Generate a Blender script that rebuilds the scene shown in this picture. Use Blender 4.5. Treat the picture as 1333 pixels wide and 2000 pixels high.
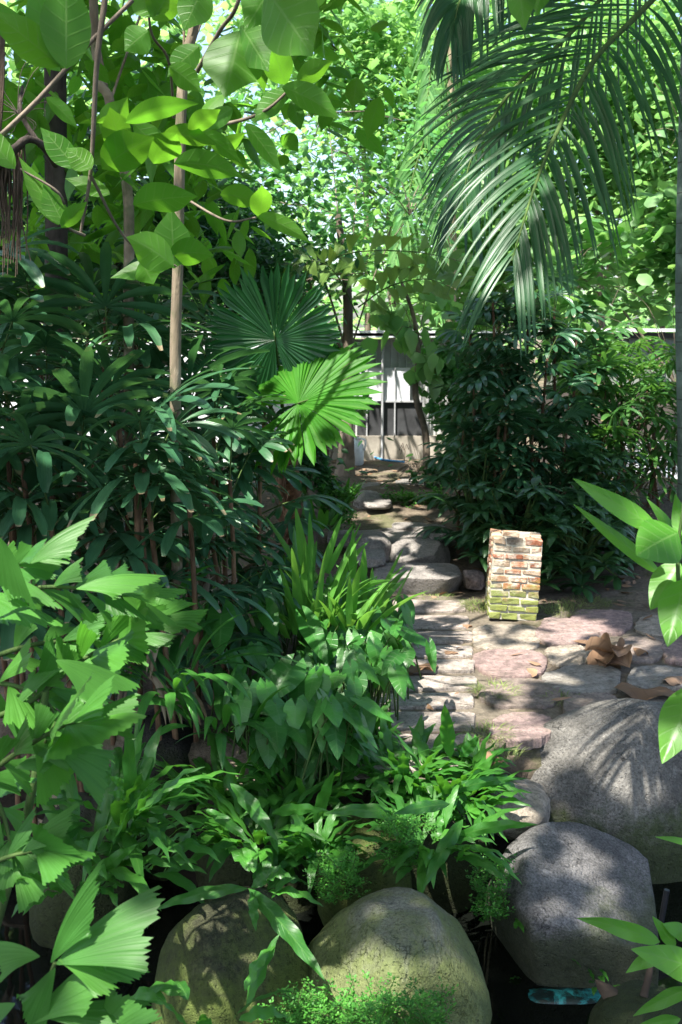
import bpy, math, random
import numpy as np
from mathutils import Vector, Matrix, noise
for o in list(bpy.data.objects): bpy.data.objects.remove(o)
SC = bpy.context.scene
COL = SC.collection
R = math.radians
rng = np.random.default_rng(7)
random.seed(7)

# ------------------------------------------------------------------ camera
PITCH = R(9.9); EYE = np.array([0.0, 0.0, 1.6])
cam = bpy.data.objects.new('camera', bpy.data.cameras.new('camera')); COL.objects.link(cam)
cam.location = EYE; cam.rotation_euler = (R(90) - PITCH, 0, 0)
cam.data.sensor_fit = 'VERTICAL'; cam.data.sensor_height = 22.3; cam.data.lens = 22.3
cam.data.clip_start = 0.05; cam.data.clip_end = 600
cam.data.dof.use_dof = True; cam.data.dof.focus_distance = 3.9; cam.data.dof.aperture_fstop = 4.5
SC.camera = cam
# ------------------------------------------------------------------ world and sun
TOSUN = np.array([-0.30, -0.36, 0.88]); TOSUN /= np.linalg.norm(TOSUN)
w = bpy.data.worlds.new('World'); SC.world = w; w.use_nodes = True
nt = w.node_tree; bg = nt.nodes['Background']
sky = nt.nodes.new('ShaderNodeTexSky'); sky.sky_type = 'NISHITA'; sky.sun_disc = False
sky.sun_elevation = math.asin(TOSUN[2]); sky.sun_rotation = math.atan2(TOSUN[0], TOSUN[1])
sky.air_density = 1.0; sky.dust_density = 2.5
nt.links.new(sky.outputs[0], bg.inputs[0]); bg.inputs[1].default_value = 0.13
sd = bpy.data.lights.new('sun', 'SUN'); sd.energy = 4.8; sd.angle = R(0.53); sd.color = (1.0, 0.95, 0.87)
so = bpy.data.objects.new('sun', sd); COL.objects.link(so)
so.rotation_euler = Vector(TOSUN.tolist()).to_track_quat('Z', 'Y').to_euler(); so.location = (-8, -8, 30)
SC.view_settings.view_transform = 'Standard'; SC.view_settings.look = 'None'
SC.view_settings.gamma = 1.0; SC.view_settings.exposure = 1.75
SC.cycles.max_bounces = 8; SC.cycles.diffuse_bounces = 4; SC.cycles.transmission_bounces = 5
SC.cycles.glossy_bounces = 2; SC.cycles.caustics_reflective = False; SC.cycles.caustics_refractive = False
SC.cycles.use_denoising = True; SC.cycles.sample_clamp_indirect = 6.0

FW = np.array([0, math.cos(PITCH), -math.sin(PITCH)]); UPC = np.array([0, math.sin(PITCH), math.cos(PITCH)])
def ray(x, y): return FW * 2000 + np.array([x - 666.5, 0, 0]) + UPC * (1000 - y)
def px(x, y, Y):
    d = ray(x, y); return EYE + d * (Y / d[1])
def gp(x, y, z=0.0):
    d = ray(x, y); return EYE + d * ((z - EYE[2]) / d[2])
def nz(a):
    a = np.asarray(a, float); return a / np.maximum(np.linalg.norm(a, axis=-1, keepdims=True), 1e-9)

# ------------------------------------------------------------------ objects
def tag(o, label=None, cat=None, group=None, kind=None):
    if label: o['label'] = label
    if cat: o['category'] = cat
    if group: o['group'] = group
    if kind: o['kind'] = kind
    return o
def thing(name, label, cat, loc=(0, 0, 0), group=None):
    o = bpy.data.objects.new(name, None); COL.objects.link(o); o.empty_display_size = 0.05
    o.location = [float(v) for v in loc]
    return tag(o, label, cat, group)

class MB:
    def __init__(s): s.V = []; s.A = []; s.L = []; s.K = []; s.M = []; s.n = 0
    def add(s, V, F, A=None, mat=0):
        V = np.asarray(V, float).reshape(-1, 3); F = np.asarray(F, np.int64)
        if A is None: A = np.zeros((len(V), 3)); A[:, 2] = rng.random()
        s.V.append(V); s.A.append(np.asarray(A, float).reshape(-1, 3))
        s.L.append((F + s.n).ravel()); s.K.append(np.full(len(F), F.shape[1])); s.M.append(np.full(len(F), mat))
        s.n += len(V)
    def build(s, name, mats, parent=None, smooth=True):
        if not isinstance(mats, (list, tuple)): mats = [mats]
        me = bpy.data.meshes.new(name)
        V = np.concatenate(s.V); A = np.concatenate(s.A); L = np.concatenate(s.L); K = np.concatenate(s.K); M = np.concatenate(s.M)
        org = s.origin(parent) if parent is not None else np.array([*((V.min(0) + V.max(0)) / 2)[:2], V[:, 2].min()])
        V = V - org
        me.vertices.add(len(V)); me.vertices.foreach_set('co', V.astype(np.float32).ravel())
        me.loops.add(len(L)); me.loops.foreach_set('vertex_index', L.astype(np.int32))
        me.polygons.add(len(K)); st = np.concatenate([[0], np.cumsum(K)[:-1]])
        me.polygons.foreach_set('loop_start', st.astype(np.int32)); me.polygons.foreach_set('loop_total', K.astype(np.int32))
        me.polygons.foreach_set('material_index', M.astype(np.int32))
        me.polygons.foreach_set('use_smooth', np.full(len(K), smooth))
        at = me.attributes.new('lf', 'FLOAT_VECTOR', 'POINT'); at.data.foreach_set('vector', A.astype(np.float32).ravel())
        for m in mats: me.materials.append(m)
        me.update(calc_edges=True)
        o = bpy.data.objects.new(name, me); COL.objects.link(o)
        if parent is not None: o.parent = parent
        else: o.location = org.tolist()
        return o
    @staticmethod
    def origin(p):
        v = np.zeros(3)
        while p is not None: v += np.array(p.location); p = p.parent
        return v


def sm(a, b, x): t = np.clip((x - a) / (b - a), 0, 1); return t * t * (3 - 2 * t)
PROF = {
 'ovate': lambda u: np.sin(np.pi * np.clip(u, 0, 1) ** 0.72) ** 0.85 * (1 - 0.25 * u),
 'lance': lambda u: np.sin(np.pi * np.clip(u, 0, 1) ** 0.8) ** 0.9,
 'round': lambda u: np.sqrt(np.clip(1 - (2 * u - 1) ** 2, 0, 1)),
 'strap': lambda u: np.minimum(1, 0.3 + u * 3) * np.clip((1 - u) * 2.6, 0, 1) ** 0.7,
 'blade': lambda u: np.minimum(1, 0.45 + u * 2) * (1 - u) ** 0.6,
 'cord': lambda u: (0.28 + 0.72 * np.sqrt(np.clip(u / .28, 0, 1))) * (1 - np.clip((u - 0.2) / 0.8, 0, 1) ** 1.5) ** 0.9 ,
 'rhapis': lambda u: np.minimum(1, 0.22 + 1.5 * u) * (1 - 0.65 * sm(0.8, 1.0, u)),
 'fanseg': lambda u: np.where(u < 0.8, u, 0.8 * ((1 - u) / 0.2) ** 0.9),
 'fish': lambda u: 0.03 + 0.97 * u ** 0.9,
 'leaflet': lambda u: np.minimum(1, 0.35 + 3 * u) * np.clip((1 - u) * 1.6, 0, 1) ** 0.75,
 'teak': lambda u: np.sin(np.pi * np.clip(u, 0, 1) ** 0.85) ** 0.85 * (1 - 0.4 * sm(.6, 1, u)),
}
def arr(a, N): 
    a = np.asarray(a, float)
    return np.full(N, float(a)) if a.ndim == 0 else a
def ribbons(mb, P, D, S, L, W, prof='lance', n=5, v=(-1, 0, 1), droop=0.0, fold=0.15, wave=0.0, wf=3.0, lobe=0.0, jag=0.0, asym=0.0, pleat=0.0, rnd=None, mat=0, curl=0.0):
    """N curved blades at once: P base, D direction, S width direction, L length, W half width"""
    P = np.atleast_2d(np.asarray(P, float)); N = len(P)
    D = nz(np.broadcast_to(np.atleast_2d(D), (N, 3))); S = np.broadcast_to(np.atleast_2d(S), (N, 3)).astype(float)
    L = arr(L, N); W = arr(W, N); droop = arr(droop, N); lobe_ = arr(lobe, N); asym = arr(asym, N); wave = arr(wave, N); curl = arr(curl, N)
    v = np.asarray(v, float); m = len(v); u = np.linspace(0, 1, n + 1); wp = PROF[prof](u)
    p = P.copy(); d = D.copy(); out = np.zeros((N, n + 1, m, 3)); ph = rng.random(N) * 6.28
    PJ = np.cumsum(rng.normal(0, 1, (N, m)), 1) * .35 + rng.normal(0, .6, (N, m)); PJ -= PJ.mean(1, keepdims=True)
    J = np.repeat(rng.random((N, (m + 3) // 4)), 4, 1)[:, :m] * .55 + rng.random((N, m)) * .25 + 0.2 * (np.arange(m) % 2)
    av = np.abs(v)
    for k in range(n + 1):
        s = nz(S - np.sum(S * d, 1, keepdims=True) * d); nr = np.cross(s, d)
        ww = W * wp[k]
        off = (fold * av)[None] * ww[:, None] + (wave * np.sin(wf * 6.28 * u[k] + ph) * W)[:, None] * av[None] * min(1, wp[k] * 1.3)
        off = off + pleat * PJ * ww[:, None] - curl[:, None] * (av ** 2)[None] * ww[:, None]
        dl = -(lobe_ * L)[:, None] * (av ** 1.3)[None] * (1 - u[k]) ** 2 + u[k] ** 3 * L[:, None] * (jag * (J - 0.5) + asym[:, None] * v[None])
        out[:, k] = p[:, None] + s[:, None] * (ww[:, None] * v[None])[..., None] + nr[:, None] * off[..., None] + d[:, None] * dl[..., None]
        if k < n:
            p = p + d * (L / n)[:, None]; d = nz(d + np.array([0, 0, -1.0]) * (droop / n)[:, None])
    rn = rng.random(N) if rnd is None else arr(rnd, N)
    A = np.zeros((N, n + 1, m, 3)); A[..., 0] = u[None, :, None]; A[..., 1] = v[None, None]; A[..., 2] = rn[:, None, None]
    base = (np.arange(N) * (n + 1) * m)[:, None, None]; ii = np.arange(n)[None, :, None] * m; jj = np.arange(m - 1)[None, None]
    a = base + ii + jj
    F = np.stack([a, a + 1, a + m + 1, a + m], -1).reshape(-1, 4)
    mb.add(out, F, A, mat)
def tube(mb, pts, rad, k=8, mat=0, jit=0.0, cap=True):
    pts = np.asarray(pts, float); n = len(pts); rad = arr(rad, n) if np.ndim(rad) == 0 else np.interp(np.linspace(0, 1, n), np.linspace(0, 1, len(rad)), rad)
    T = nz(np.gradient(pts, axis=0)); ref = np.array([0.31, 0.2, 1.0]) if abs(T[0][2]) < 0.9 else np.array([1.0, 0.1, 0])
    a = np.arange(k) * 2 * np.pi / k; V = np.zeros((n, k, 3)); s = nz(np.cross(T[0], ref))
    for i in range(n):
        s = nz(s - np.dot(s, T[i]) * T[i]); b = np.cross(T[i], s)
        r = rad[i] * (1 + jit * (rng.random(k) - 0.5))
        V[i] = pts[i] + (np.cos(a) * r)[:, None] * s + (np.sin(a) * r)[:, None] * b
    i = np.arange(n - 1)[:, None] * k; j = np.arange(k)[None]; j2 = (j + 1) % k
    F = np.stack([i + j, i + j2, i + k + j2, i + k + j], -1).reshape(-1, 4)
    A = np.zeros((n, k, 3)); A[..., 0] = np.linspace(0, 1, n)[:, None]; A[..., 2] = rng.random()
    mb.add(V, F, A, mat)
    if cap: mb.add(V[-1], np.arange(k)[None], None, mat)
def spline(ctrl, n=24):
    c = np.asarray(ctrl, float); m = len(c)
    if m == 2: return c[0] + (c[1] - c[0]) * np.linspace(0, 1, n)[:, None]
    e = np.vstack([2 * c[0] - c[1], c, 2 * c[-1] - c[-2]]); out = []
    for t in np.linspace(0, m - 1 - 1e-6, n):
        i = int(t); f = t - i; p0, p1, p2, p3 = e[i], e[i + 1], e[i + 2], e[i + 3]
        out.append(0.5 * (2 * p1 + (p2 - p0) * f + (2 * p0 - 5 * p1 + 4 * p2 - p3) * f * f + (3 * p1 - p0 - 3 * p2 + p3) * f ** 3))
    return np.array(out)
def box(mb, c, s, rz=0.0, mat=0, jit=0.0, rnd=None):
    q = np.array([[x, y, z] for z in (-.5, .5) for y in (-.5, .5) for x in (-.5, .5)]) * np.asarray(s, float)
    q = q + (rng.random((8, 3)) - .5) * jit
    cz, sz = math.cos(rz), math.sin(rz); q = q @ np.array([[cz, sz, 0], [-sz, cz, 0], [0, 0, 1]])
    A = np.zeros((8, 3)); A[:, 2] = rng.random() if rnd is None else rnd
    mb.add(q + np.asarray(c, float), [[0, 2, 3, 1], [4, 5, 7, 6], [0, 1, 5, 4], [2, 6, 7, 3], [0, 4, 6, 2], [1, 3, 7, 5]], A, mat)

# ------------------------------------------------------------------ materials
class NT:
    def __init__(s, name):
        s.m = bpy.data.materials.new(name); s.m.use_nodes = True; s.t = s.m.node_tree; s.t.nodes.clear()
        s.out = s.t.nodes.new('ShaderNodeOutputMaterial')
    def n(s, typ, **kw):
        x = s.t.nodes.new(typ)
        for k, v in kw.items():
            if k in x.inputs: s.set(x.inputs[k], v)
            else: setattr(x, k, v)
        return x
    def set(s, inp, v):
        if hasattr(v, 'is_output'): s.t.links.new(v, inp)
        else: inp.default_value = v if not isinstance(v, tuple) or len(v) == 4 or inp.type == 'VECTOR' else (*v, 1)
    def math(s, op, a, b=0.0, c=0.0):
        x = s.t.nodes.new('ShaderNodeMath'); x.operation = op
        for i, q in enumerate((a, b, c)): s.set(x.inputs[i], q)
        return x.outputs[0]
    def mix(s, f, a, b, mode='MIX'):
        x = s.t.nodes.new('ShaderNodeMixRGB'); x.blend_type = mode
        s.set(x.inputs[0], f); s.set(x.inputs[1], a); s.set(x.inputs[2], b); return x.outputs[0]
    def noise(s, scale, detail=4, rough=0.6, vec=None, dist=0.0):
        x = s.t.nodes.new('ShaderNodeTexNoise'); x.inputs['Scale'].default_value = scale; x.inputs['Detail'].default_value = detail
        x.inputs['Roughness'].default_value = rough; x.inputs['Distortion'].default_value = dist
        s.set(x.inputs['Vector'], vec if vec is not None else s.obj()); return x.outputs['Fac']
    def obj(s):
        if not hasattr(s, '_o'):
            s._o = s.t.nodes.new('ShaderNodeNewGeometry').outputs['Position']
        return s._o
    def ramp(s, f, stops):
        x = s.t.nodes.new('ShaderNodeValToRGB'); e = x.color_ramp.elements
        while len(e) < len(stops): e.new(0.5)
        for q, (p, c) in zip(e, stops): q.position = p; q.color = (*c, 1) if isinstance(c, tuple) else (c, c, c, 1)
        s.set(x.inputs[0], f); return x.outputs[0]
    def bump(s, h, st=0.3, dist=0.01):
        x = s.t.nodes.new('ShaderNodeBump'); x.inputs['Strength'].default_value = st; x.inputs['Distance'].default_value = dist
        s.set(x.inputs['Height'], h); return x.outputs[0]
    def bsdf(s, col, rough=0.7, spec=0.3, normal=None, **kw):
        b = s.t.nodes.new('ShaderNodeBsdfPrincipled'); s.set(b.inputs['Base Color'], col); s.set(b.inputs['Roughness'], rough)
        s.set(b.inputs['Specular IOR Level'], spec)
        if normal is not None: s.set(b.inputs['Normal'], normal)
        for k, v in kw.items(): s.set(b.inputs[k.replace('_', ' ')], v)
        return b.outputs[0]
    def done(s, sh): s.t.links.new(sh, s.out.inputs[0]); return s.m
def leafmat(name, a, b, trans, tf=0.35, rough=0.42, spec=0.4, vein=None, nside=9, midw=0.05, par=0, dead=0.0):
    N = NT(name); at = N.n('ShaderNodeAttribute', attribute_name='lf'); sp = N.n('ShaderNodeSeparateXYZ', Vector=at.outputs['Vector'])
    u, v, r = sp.outputs; av = N.math('ABSOLUTE', v)
    c = N.mix(r, a, b)
    big = N.ramp(N.noise(6.0, 2), [(0.35, 0.75), (0.65, 1.2)])
    c = N.mix(1.0, c, big, 'MULTIPLY')
    h = None
    if vein:
        mid = N.math('LESS_THAN', av, midw)
        sv = N.math('SINE', N.math('MULTIPLY', N.math('SUBTRACT', u, N.math('MULTIPLY', av, 0.16)), nside * 6.28))
        side = N.math('MULTIPLY', N.ramp(sv, [(0.80, 0.0), (0.98, 1.0)]), 0.55)
        if par: 
            sv = N.math('SINE', N.math('MULTIPLY', v, par * 6.28)); side = N.math('MULTIPLY', N.ramp(sv, [(0.3, 0.0), (0.95, 1.0)]), 0.35)
        f = N.math('MAXIMUM', mid, side); c = N.mix(N.math('MULTIPLY', f, 0.5), c, vein); h = sv
    if dead: 
        tip = N.math('MULTIPLY', N.math('GREATER_THAN', N.math('ADD', u, N.math('MULTIPLY', r, 0.1)), 1.02), 0.8)
        c = N.mix(tip, c, (0.28, 0.2, 0.12))
    nr = N.bump(N.math('MULTIPLY', f, -1.0), 0.35, 0.003) if h is not None else None
    sh = N.bsdf(c, rough, spec, nr)
    tr = N.n('ShaderNodeBsdfTranslucent'); tc = N.mix(N.math('MULTIPLY', r, 0.5), trans, tuple(min(1, x * y) for x, y in zip(trans, (1.5, 1.15, 0.9))))
    if vein: tc = N.mix(N.math('MULTIPLY', f, 0.3), tc, tuple(x * 0.55 for x in trans))
    N.set(tr.inputs[0], tc)
    mx = N.n('ShaderNodeMixShader'); mx.inputs[0].default_value = tf; N.t.links.new(sh, mx.inputs[1]); N.t.links.new(tr.outputs[0], mx.inputs[2])
    return N.done(mx.outputs[0])
M = {}
M['teak'] = leafmat('broad leaf', (.045, .15, .018), (.08, .21, .024), (.2, .56, .035), .5, .42, .3, (.2, .34, .1), 7, .04)
M['young'] = leafmat('young leaf', (.06, .2, .02), (.09, .26, .025), (.22, .6, .04), .42, .36, .4, (.17, .33, .08), 6, .04)
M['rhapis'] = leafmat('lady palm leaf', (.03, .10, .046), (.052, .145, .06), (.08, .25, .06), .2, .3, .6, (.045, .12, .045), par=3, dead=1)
M['rhapis_b'] = leafmat('sunny lady palm leaf', (.04, .13, .03), (.075, .2, .04), (.13, .36, .05), .3, .33, .5, (.09, .2, .06), par=3, dead=1)  # lighter copy of the lady palm leaf, sunlight put into the colour
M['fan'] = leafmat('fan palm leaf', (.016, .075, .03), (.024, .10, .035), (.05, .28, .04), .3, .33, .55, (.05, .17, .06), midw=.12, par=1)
M['fanb'] = leafmat('brighter fan palm leaf', (.04, .17, .015), (.055, .21, .02), (.12, .48, .02), .45, .48, .25, (.1, .26, .03), midw=.12, par=1)  # lighter, more translucent variant for the lower fan
M['areca'] = leafmat('feather palm leaf', (.018, .07, .024), (.034, .11, .034), (.06, .2, .04), .22, .34, .38, (.06, .16, .06), midw=.08, par=2)
M['fish'] = leafmat('fishtail leaf', (.035, .125, .02), (.065, .2, .026), (.12, .42, .035), .36, .45, .3, (.08, .24, .04), par=6, midw=0.0)
M['fern'] = leafmat('strap fern leaf', (.022, .10, .016), (.055, .2, .024), (.12, .42, .03), .33, .4, .4, (.09, .22, .04), 12, .06)
M['arrow'] = leafmat('arrowhead leaf', (.025, .11, .02), (.05, .19, .028), (.1, .38, .035), .33, .36, .45, (.11, .25, .07), 7, .04)
M['ginger'] = leafmat('blade leaf', (.06, .19, .03), (.11, .3, .045), (.22, .55, .07), .35, .36, .45, (.12, .26, .07), 3, .05, par=2)
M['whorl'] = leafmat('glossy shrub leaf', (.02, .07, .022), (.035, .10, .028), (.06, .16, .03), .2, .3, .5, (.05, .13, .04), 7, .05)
M['shrub'] = leafmat('small shrub leaf', (.035, .13, .045), (.09, .25, .08), (.16, .48, .1), .4, .4, .45)
M['bgtree'] = leafmat('tree leaf', (.06, .17, .055), (.16, .32, .11), (.28, .6, .15), .45, .42, .4)  # saturation lowered, background haze put into the leaf colour
M['bgpale'] = leafmat('haze-paled tree leaf', (.17, .34, .13), (.3, .48, .22), (.42, .74, .24), .45, .42, .4)  # haze and glare of the distance painted as a paler leaf
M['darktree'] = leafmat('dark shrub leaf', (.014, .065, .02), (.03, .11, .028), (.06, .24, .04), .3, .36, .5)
M['canopy'] = leafmat('canopy leaf', (.04, .11, .02), (.07, .17, .03), (.14, .32, .03), .3, .45, .4)
M['tiny'] = leafmat('tiny leaf', (.05, .19, .03), (.09, .29, .04), (.16, .46, .06), .3, .5, .3)
M['grass'] = leafmat('grass blade', (.09, .17, .04), (.28, .32, .12), (.3, .4, .1), .35, .55, .3)
M['dry'] = leafmat('dry leaf', (.2, .12, .07), (.34, .22, .14), (.25, .14, .06), .15, .7, .2, (.13, .08, .05), 6, .04)
M['straw'] = leafmat('dry strap leaf', (.25, .19, .12), (.42, .34, .24), (.2, .15, .08), .15, .7, .2)
def bark(name, a, b, sc=14, ring=False, moss=0.0):
    N = NT(name); mp = N.n('ShaderNodeMapping', Vector=N.obj()); mp.inputs['Scale'].default_value = (1, 1, 0.18 if not ring else 1)
    f = N.noise(sc, 6, .65, mp.outputs[0], 0.6); c = N.ramp(f, [(.3, a), (.7, b)])
    l = N.noise(5, 3); c = N.mix(N.ramp(l, [(.52, 0.0), (.62, .6)]), c, tuple(min(1, x * 1.5) for x in b))
    if moss: c = N.mix(N.ramp(N.noise(9, 4), [(.5, 0.0), (.6, moss)]), c, (.06, .1, .03))
    if ring:
        at = N.n('ShaderNodeAttribute', attribute_name='lf'); sp = N.n('ShaderNodeSeparateXYZ', Vector=N.obj())
        s = N.math('FRACT', N.math('MULTIPLY', sp.outputs[2], 5.2)); k = N.math('LESS_THAN', s, 0.045); c = N.mix(N.math('MULTIPLY', k, .8), c, (.07, .07, .055))
    return N.done(N.bsdf(c, .85, .2, N.bump(f, .8, .02)))
M['bark'] = bark('grey bark', (.07, .055, .04), (.2, .165, .125))
M['barkdark'] = bark('dark bark', (.025, .02, .017), (.085, .07, .058), 20)
M['barkpale'] = bark('pale brown bark', (.12, .095, .062), (.27, .22, .155), 16, moss=.4)
M['palmtrunk'] = bark('ringed palm stem', (.10, .14, .11), (.17, .22, .18), 8, True)
M['stem'] = bark('green stem', (.035, .07, .018), (.08, .13, .035), 20)
M['root'] = bark('hanging root', (.05, .035, .025), (.15, .11, .08), 30)
M['fibre'] = bark('brown palm fibre', (.05, .028, .016), (.2, .12, .07), 30)
def rockmat(name, a, b, moss=0.5, mosscol=(.07, .1, .025), mtop=-0.05, mlow=-0.35, spk=110, purple=0):
    N = NT(name); g = N.noise(spk, 5, .75); c = N.ramp(g, [(.32, a), (.5, tuple((x + y) / 2 for x, y in zip(a, b))), (.68, b)])
    st = N.noise(4.5, 5, .65); c = N.mix(N.ramp(st, [(.42, 0.0), (.62, .55)]), c, tuple(x * .55 for x in a))
    lich = N.noise(13, 6, .7); c = N.mix(N.ramp(lich, [(.60, 0.0), (.68, .5)]), c, tuple(min(.5, x * 1.3) for x in b))
    dv = N.n('ShaderNodeVectorMath', operation='ADD'); N.set(dv.inputs[0], N.obj()); nn = N.n('ShaderNodeTexNoise', Scale=5.0, Detail=5.0, Vector=N.obj()); N.set(dv.inputs[1], nn.outputs['Color'])
    ce = N.n('ShaderNodeTexVoronoi', feature='DISTANCE_TO_EDGE', Scale=3.6, Vector=dv.outputs[0]); crk = N.math('MULTIPLY', N.ramp(ce.outputs['Distance'], [(0, 1.0), (.012, 0.0)]), N.ramp(N.noise(3.5, 3), [(.5, 0.0), (.6, 1.0)]))
    c = N.mix(N.math('MULTIPLY', crk, .7), c, tuple(x * .3 for x in a))
    z = N.n('ShaderNodeSeparateXYZ', Vector=N.obj()).outputs[2]
    mm = N.math('ADD', N.math('MULTIPLY', N.math('SUBTRACT', N.noise(6, 6, .7, dist=.5), .5), 0.9), N.n('ShaderNodeMapRange', **{'Value': z, 'From Min': mtop, 'From Max': mlow, 'To Min': 0.0, 'To Max': 1.0}).outputs[0])
    mf = N.math('MULTIPLY', N.ramp(mm, [(.4, 0.0), (.62, 1.0)]), moss)
    c = N.mix(mf, c, N.mix(N.noise(40, 4), tuple(x * .6 for x in mosscol), tuple(x * 1.7 for x in mosscol)))
    vo = N.n('ShaderNodeTexVoronoi', feature='F1', Scale=75.0, Vector=N.obj()); pit = N.ramp(vo.outputs['Distance'], [(.1, 0.0), (.35, 1.0)])
    c = N.mix(N.math('MULTIPLY', N.math('GREATER_THAN', N.noise(55, 3, .7), .6), .35), c, tuple(x * .35 for x in a))
    h = N.math('ADD', N.math('ADD', N.math('MULTIPLY', g, .6), N.math('MULTIPLY', pit, .35)), N.math('SUBTRACT', N.math('MULTIPLY', N.noise(18, 7, .75), 1.3), N.math('MULTIPLY', crk, .8)))
    return N.done(N.bsdf(c, .82, .25, N.bump(h, 1.0, .02)))
M['granite'] = rockmat('grey granite', (.075, .07, .062), (.36, .345, .31), .8, (.05, .075, .02), .0, -.45)
M['granite2'] = rockmat('purplish granite', (.07, .068, .066), (.35, .34, .335), .75, (.055, .07, .025), -.1, -.4, 130)
M['mossrock'] = rockmat('pale mossy stone', (.13, .13, .105), (.34, .34, .27), .8, (.14, .175, .05), .25, -.4, 90)
M['mossdark'] = rockmat('olive mossy stone', (.03, .033, .018), (.12, .125, .06), .95, (.085, .115, .025), .35, -.6, 90)
M['steprock'] = rockmat('step stone', (.2, .185, .17), (.42, .385, .35), .6, (.09, .11, .03), .12, -.12, 60)
M['bankrock'] = rockmat('shade-dark bank stone', (.014, .013, .011), (.045, .042, .035), .7, (.04, .055, .015), .3, -.5)  # near-black base puts the deep shade of the bank gaps into the stone
def slabmat(name, a, b):
    N = NT(name); at = N.n('ShaderNodeAttribute', attribute_name='lf'); r = N.n('ShaderNodeSeparateXYZ', Vector=at.outputs['Vector']).outputs[2]
    g = N.noise(24, 6, .7); c = N.mix(r, a, b); c = N.mix(1.0, c, N.ramp(g, [(.3, .5), (.7, 1.3)]), 'MULTIPLY')
    c = N.mix(N.ramp(N.noise(7, 5, .7), [(.5, 0.0), (.68, .55)]), c, (.16, .14, .10))
    c = N.mix(N.ramp(N.noise(160, 3), [(.62, 0.0), (.7, .35)]), c, (.5, .46, .4))
    c = N.mix(N.ramp(N.noise(60, 6, .8), [(.38, .6), (.5, 0.0)]), c, (.09, .08, .065))
    return N.done(N.bsdf(c, .88, .2, N.bump(N.math('ADD', g, N.noise(70, 6, .8)), 1.0, .012)))
M['slab'] = slabmat('pinkish grey paving', (.37, .31, .27), (.47, .41, .36))
M['flagpink'] = slabmat('rose flagstone', (.33, .235, .215), (.38, .285, .26))
M['flagtan'] = slabmat('tan flagstone', (.4, .34, .27), (.45, .385, .31))
M['bed'] = slabmat('sandy joint bed', (.19, .16, .12), (.19, .16, .12))
M['flaggrey'] = slabmat('grey flagstone', (.29, .27, .24), (.34, .315, .28))
M['flagbrown'] = slabmat('brown flagstone', (.27, .215, .185), (.32, .26, .225))
def simple(name, c, rough=.6, spec=.4, bump=0, var=0.2, sc=12, **kw):
    N = NT(name); f = N.noise(sc, 5, .65); lo = tuple(x * (1 - var) for x in c); hi = tuple(min(1, x * (1 + var)) for x in c)
    return N.done(N.bsdf(N.ramp(f, [(.3, lo), (.7, hi)]), rough, spec, N.bump(f, bump, .01) if bump else None, **kw))
N = NT('soil'); f = N.noise(3.5, 7, .7); g = N.noise(45, 5, .7)
c = N.ramp(f, [(.3, (.075, .058, .042)), (.5, (.14, .112, .082)), (.7, (.21, .175, .13))]); c = N.mix(1.0, c, N.ramp(g, [(.3, .55), (.7, 1.35)]), 'MULTIPLY')
c = N.mix(N.ramp(N.noise(2.2, 5, .7), [(.52, 0.0), (.62, .55)]), c, (.07, .09, .03))
zz = N.n('ShaderNodeSeparateXYZ', Vector=N.obj()).outputs[2]
c = N.mix(N.n('ShaderNodeMapRange', **{'Value': zz, 'From Min': -.06, 'From Max': -.22}).outputs[0], c, (.022, .019, .014))  # wet mud tone that also puts the gaps' shade into the low bank
M['soil'] = N.done(N.bsdf(c, .95, .15, N.bump(N.math('ADD', f, N.math('MULTIPLY', g, .4)), .9, .03)))
N = NT('pond water'); M['water'] = N.done(N.bsdf((.004, .005, .004), .04, .5, N.bump(N.noise(5, 2), .06, .02)))
M['pvcblack'] = simple('black pipe', (.015, .015, .017), .4)
M['concrete'] = simple('weathered concrete', (.34, .31, .26), .9, .2, .5, .3, 5)
M['sheetwhite'] = simple('white sheet', (.62, .64, .68), .5, .4, 0, .1, 3)
M['sheetgrey'] = simple('grey corrugated sheet', (.42, .43, .42), .5, .4, 0, .25, 4)
M['sheetgreen'] = simple('grey green corrugated sheet', (.24, .265, .235), .5, .4, 0, .25, 4)
M['darkpanel'] = simple('dark window netting', (.05, .052, .055), .6, .3, 0, .4, 6)
M['roofmetal'] = simple('pale roof sheet', (.72, .74, .78), .4, .5, 0, .08, 2)
M['metalpost'] = simple('galvanised post', (.4, .41, .42), .45, .5, 0, .15, 9)
M['mortar'] = simple('old mortar', (.45, .42, .34), .95, .1, .7, .35, 30)
M['bluehose'] = simple('blue hose', (.06, .25, .5), .4)
M['whiteplastic'] = simple('white plastic', (.75, .77, .8), .4)
M['net'] = simple('white netting', (.6, .62, .66), .6)
M['stick'] = simple('brown stick', (.06, .045, .035), .9, .1, .5)
M['floatleaf'] = simple('sodden brown leaf', (.06, .045, .033), .9, .08, .6, .5, 14)
N = NT('turquoise flaked stone'); f = N.noise(16, 6, .75, dist=.7)
c = N.mix(N.noise(6, 2), (.02, .2, .26), (.04, .27, .21)); c = N.mix(N.ramp(f, [(.47, 1.0), (.57, 0.0)]), c, (.01, .02, .018)); M['turq'] = N.done(N.bsdf(c, .3, .5, N.bump(f, .5, .01)))
N = NT('old brick'); at = N.n('ShaderNodeAttribute', attribute_name='lf'); r = N.n('ShaderNodeSeparateXYZ', Vector=at.outputs['Vector']).outputs[2]
c = N.ramp(r, [(0, (.2, .07, .035)), (.35, (.36, .14, .08)), (.55, (.34, .2, .12)), (.8, (.38, .28, .19)), (1, (.2, .16, .12))])
c = N.mix(1.0, c, N.ramp(N.noise(50, 5, .7), [(.3, .6), (.7, 1.3)]), 'MULTIPLY')
z = N.n('ShaderNodeSeparateXYZ', Vector=N.obj()).outputs[2]
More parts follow.
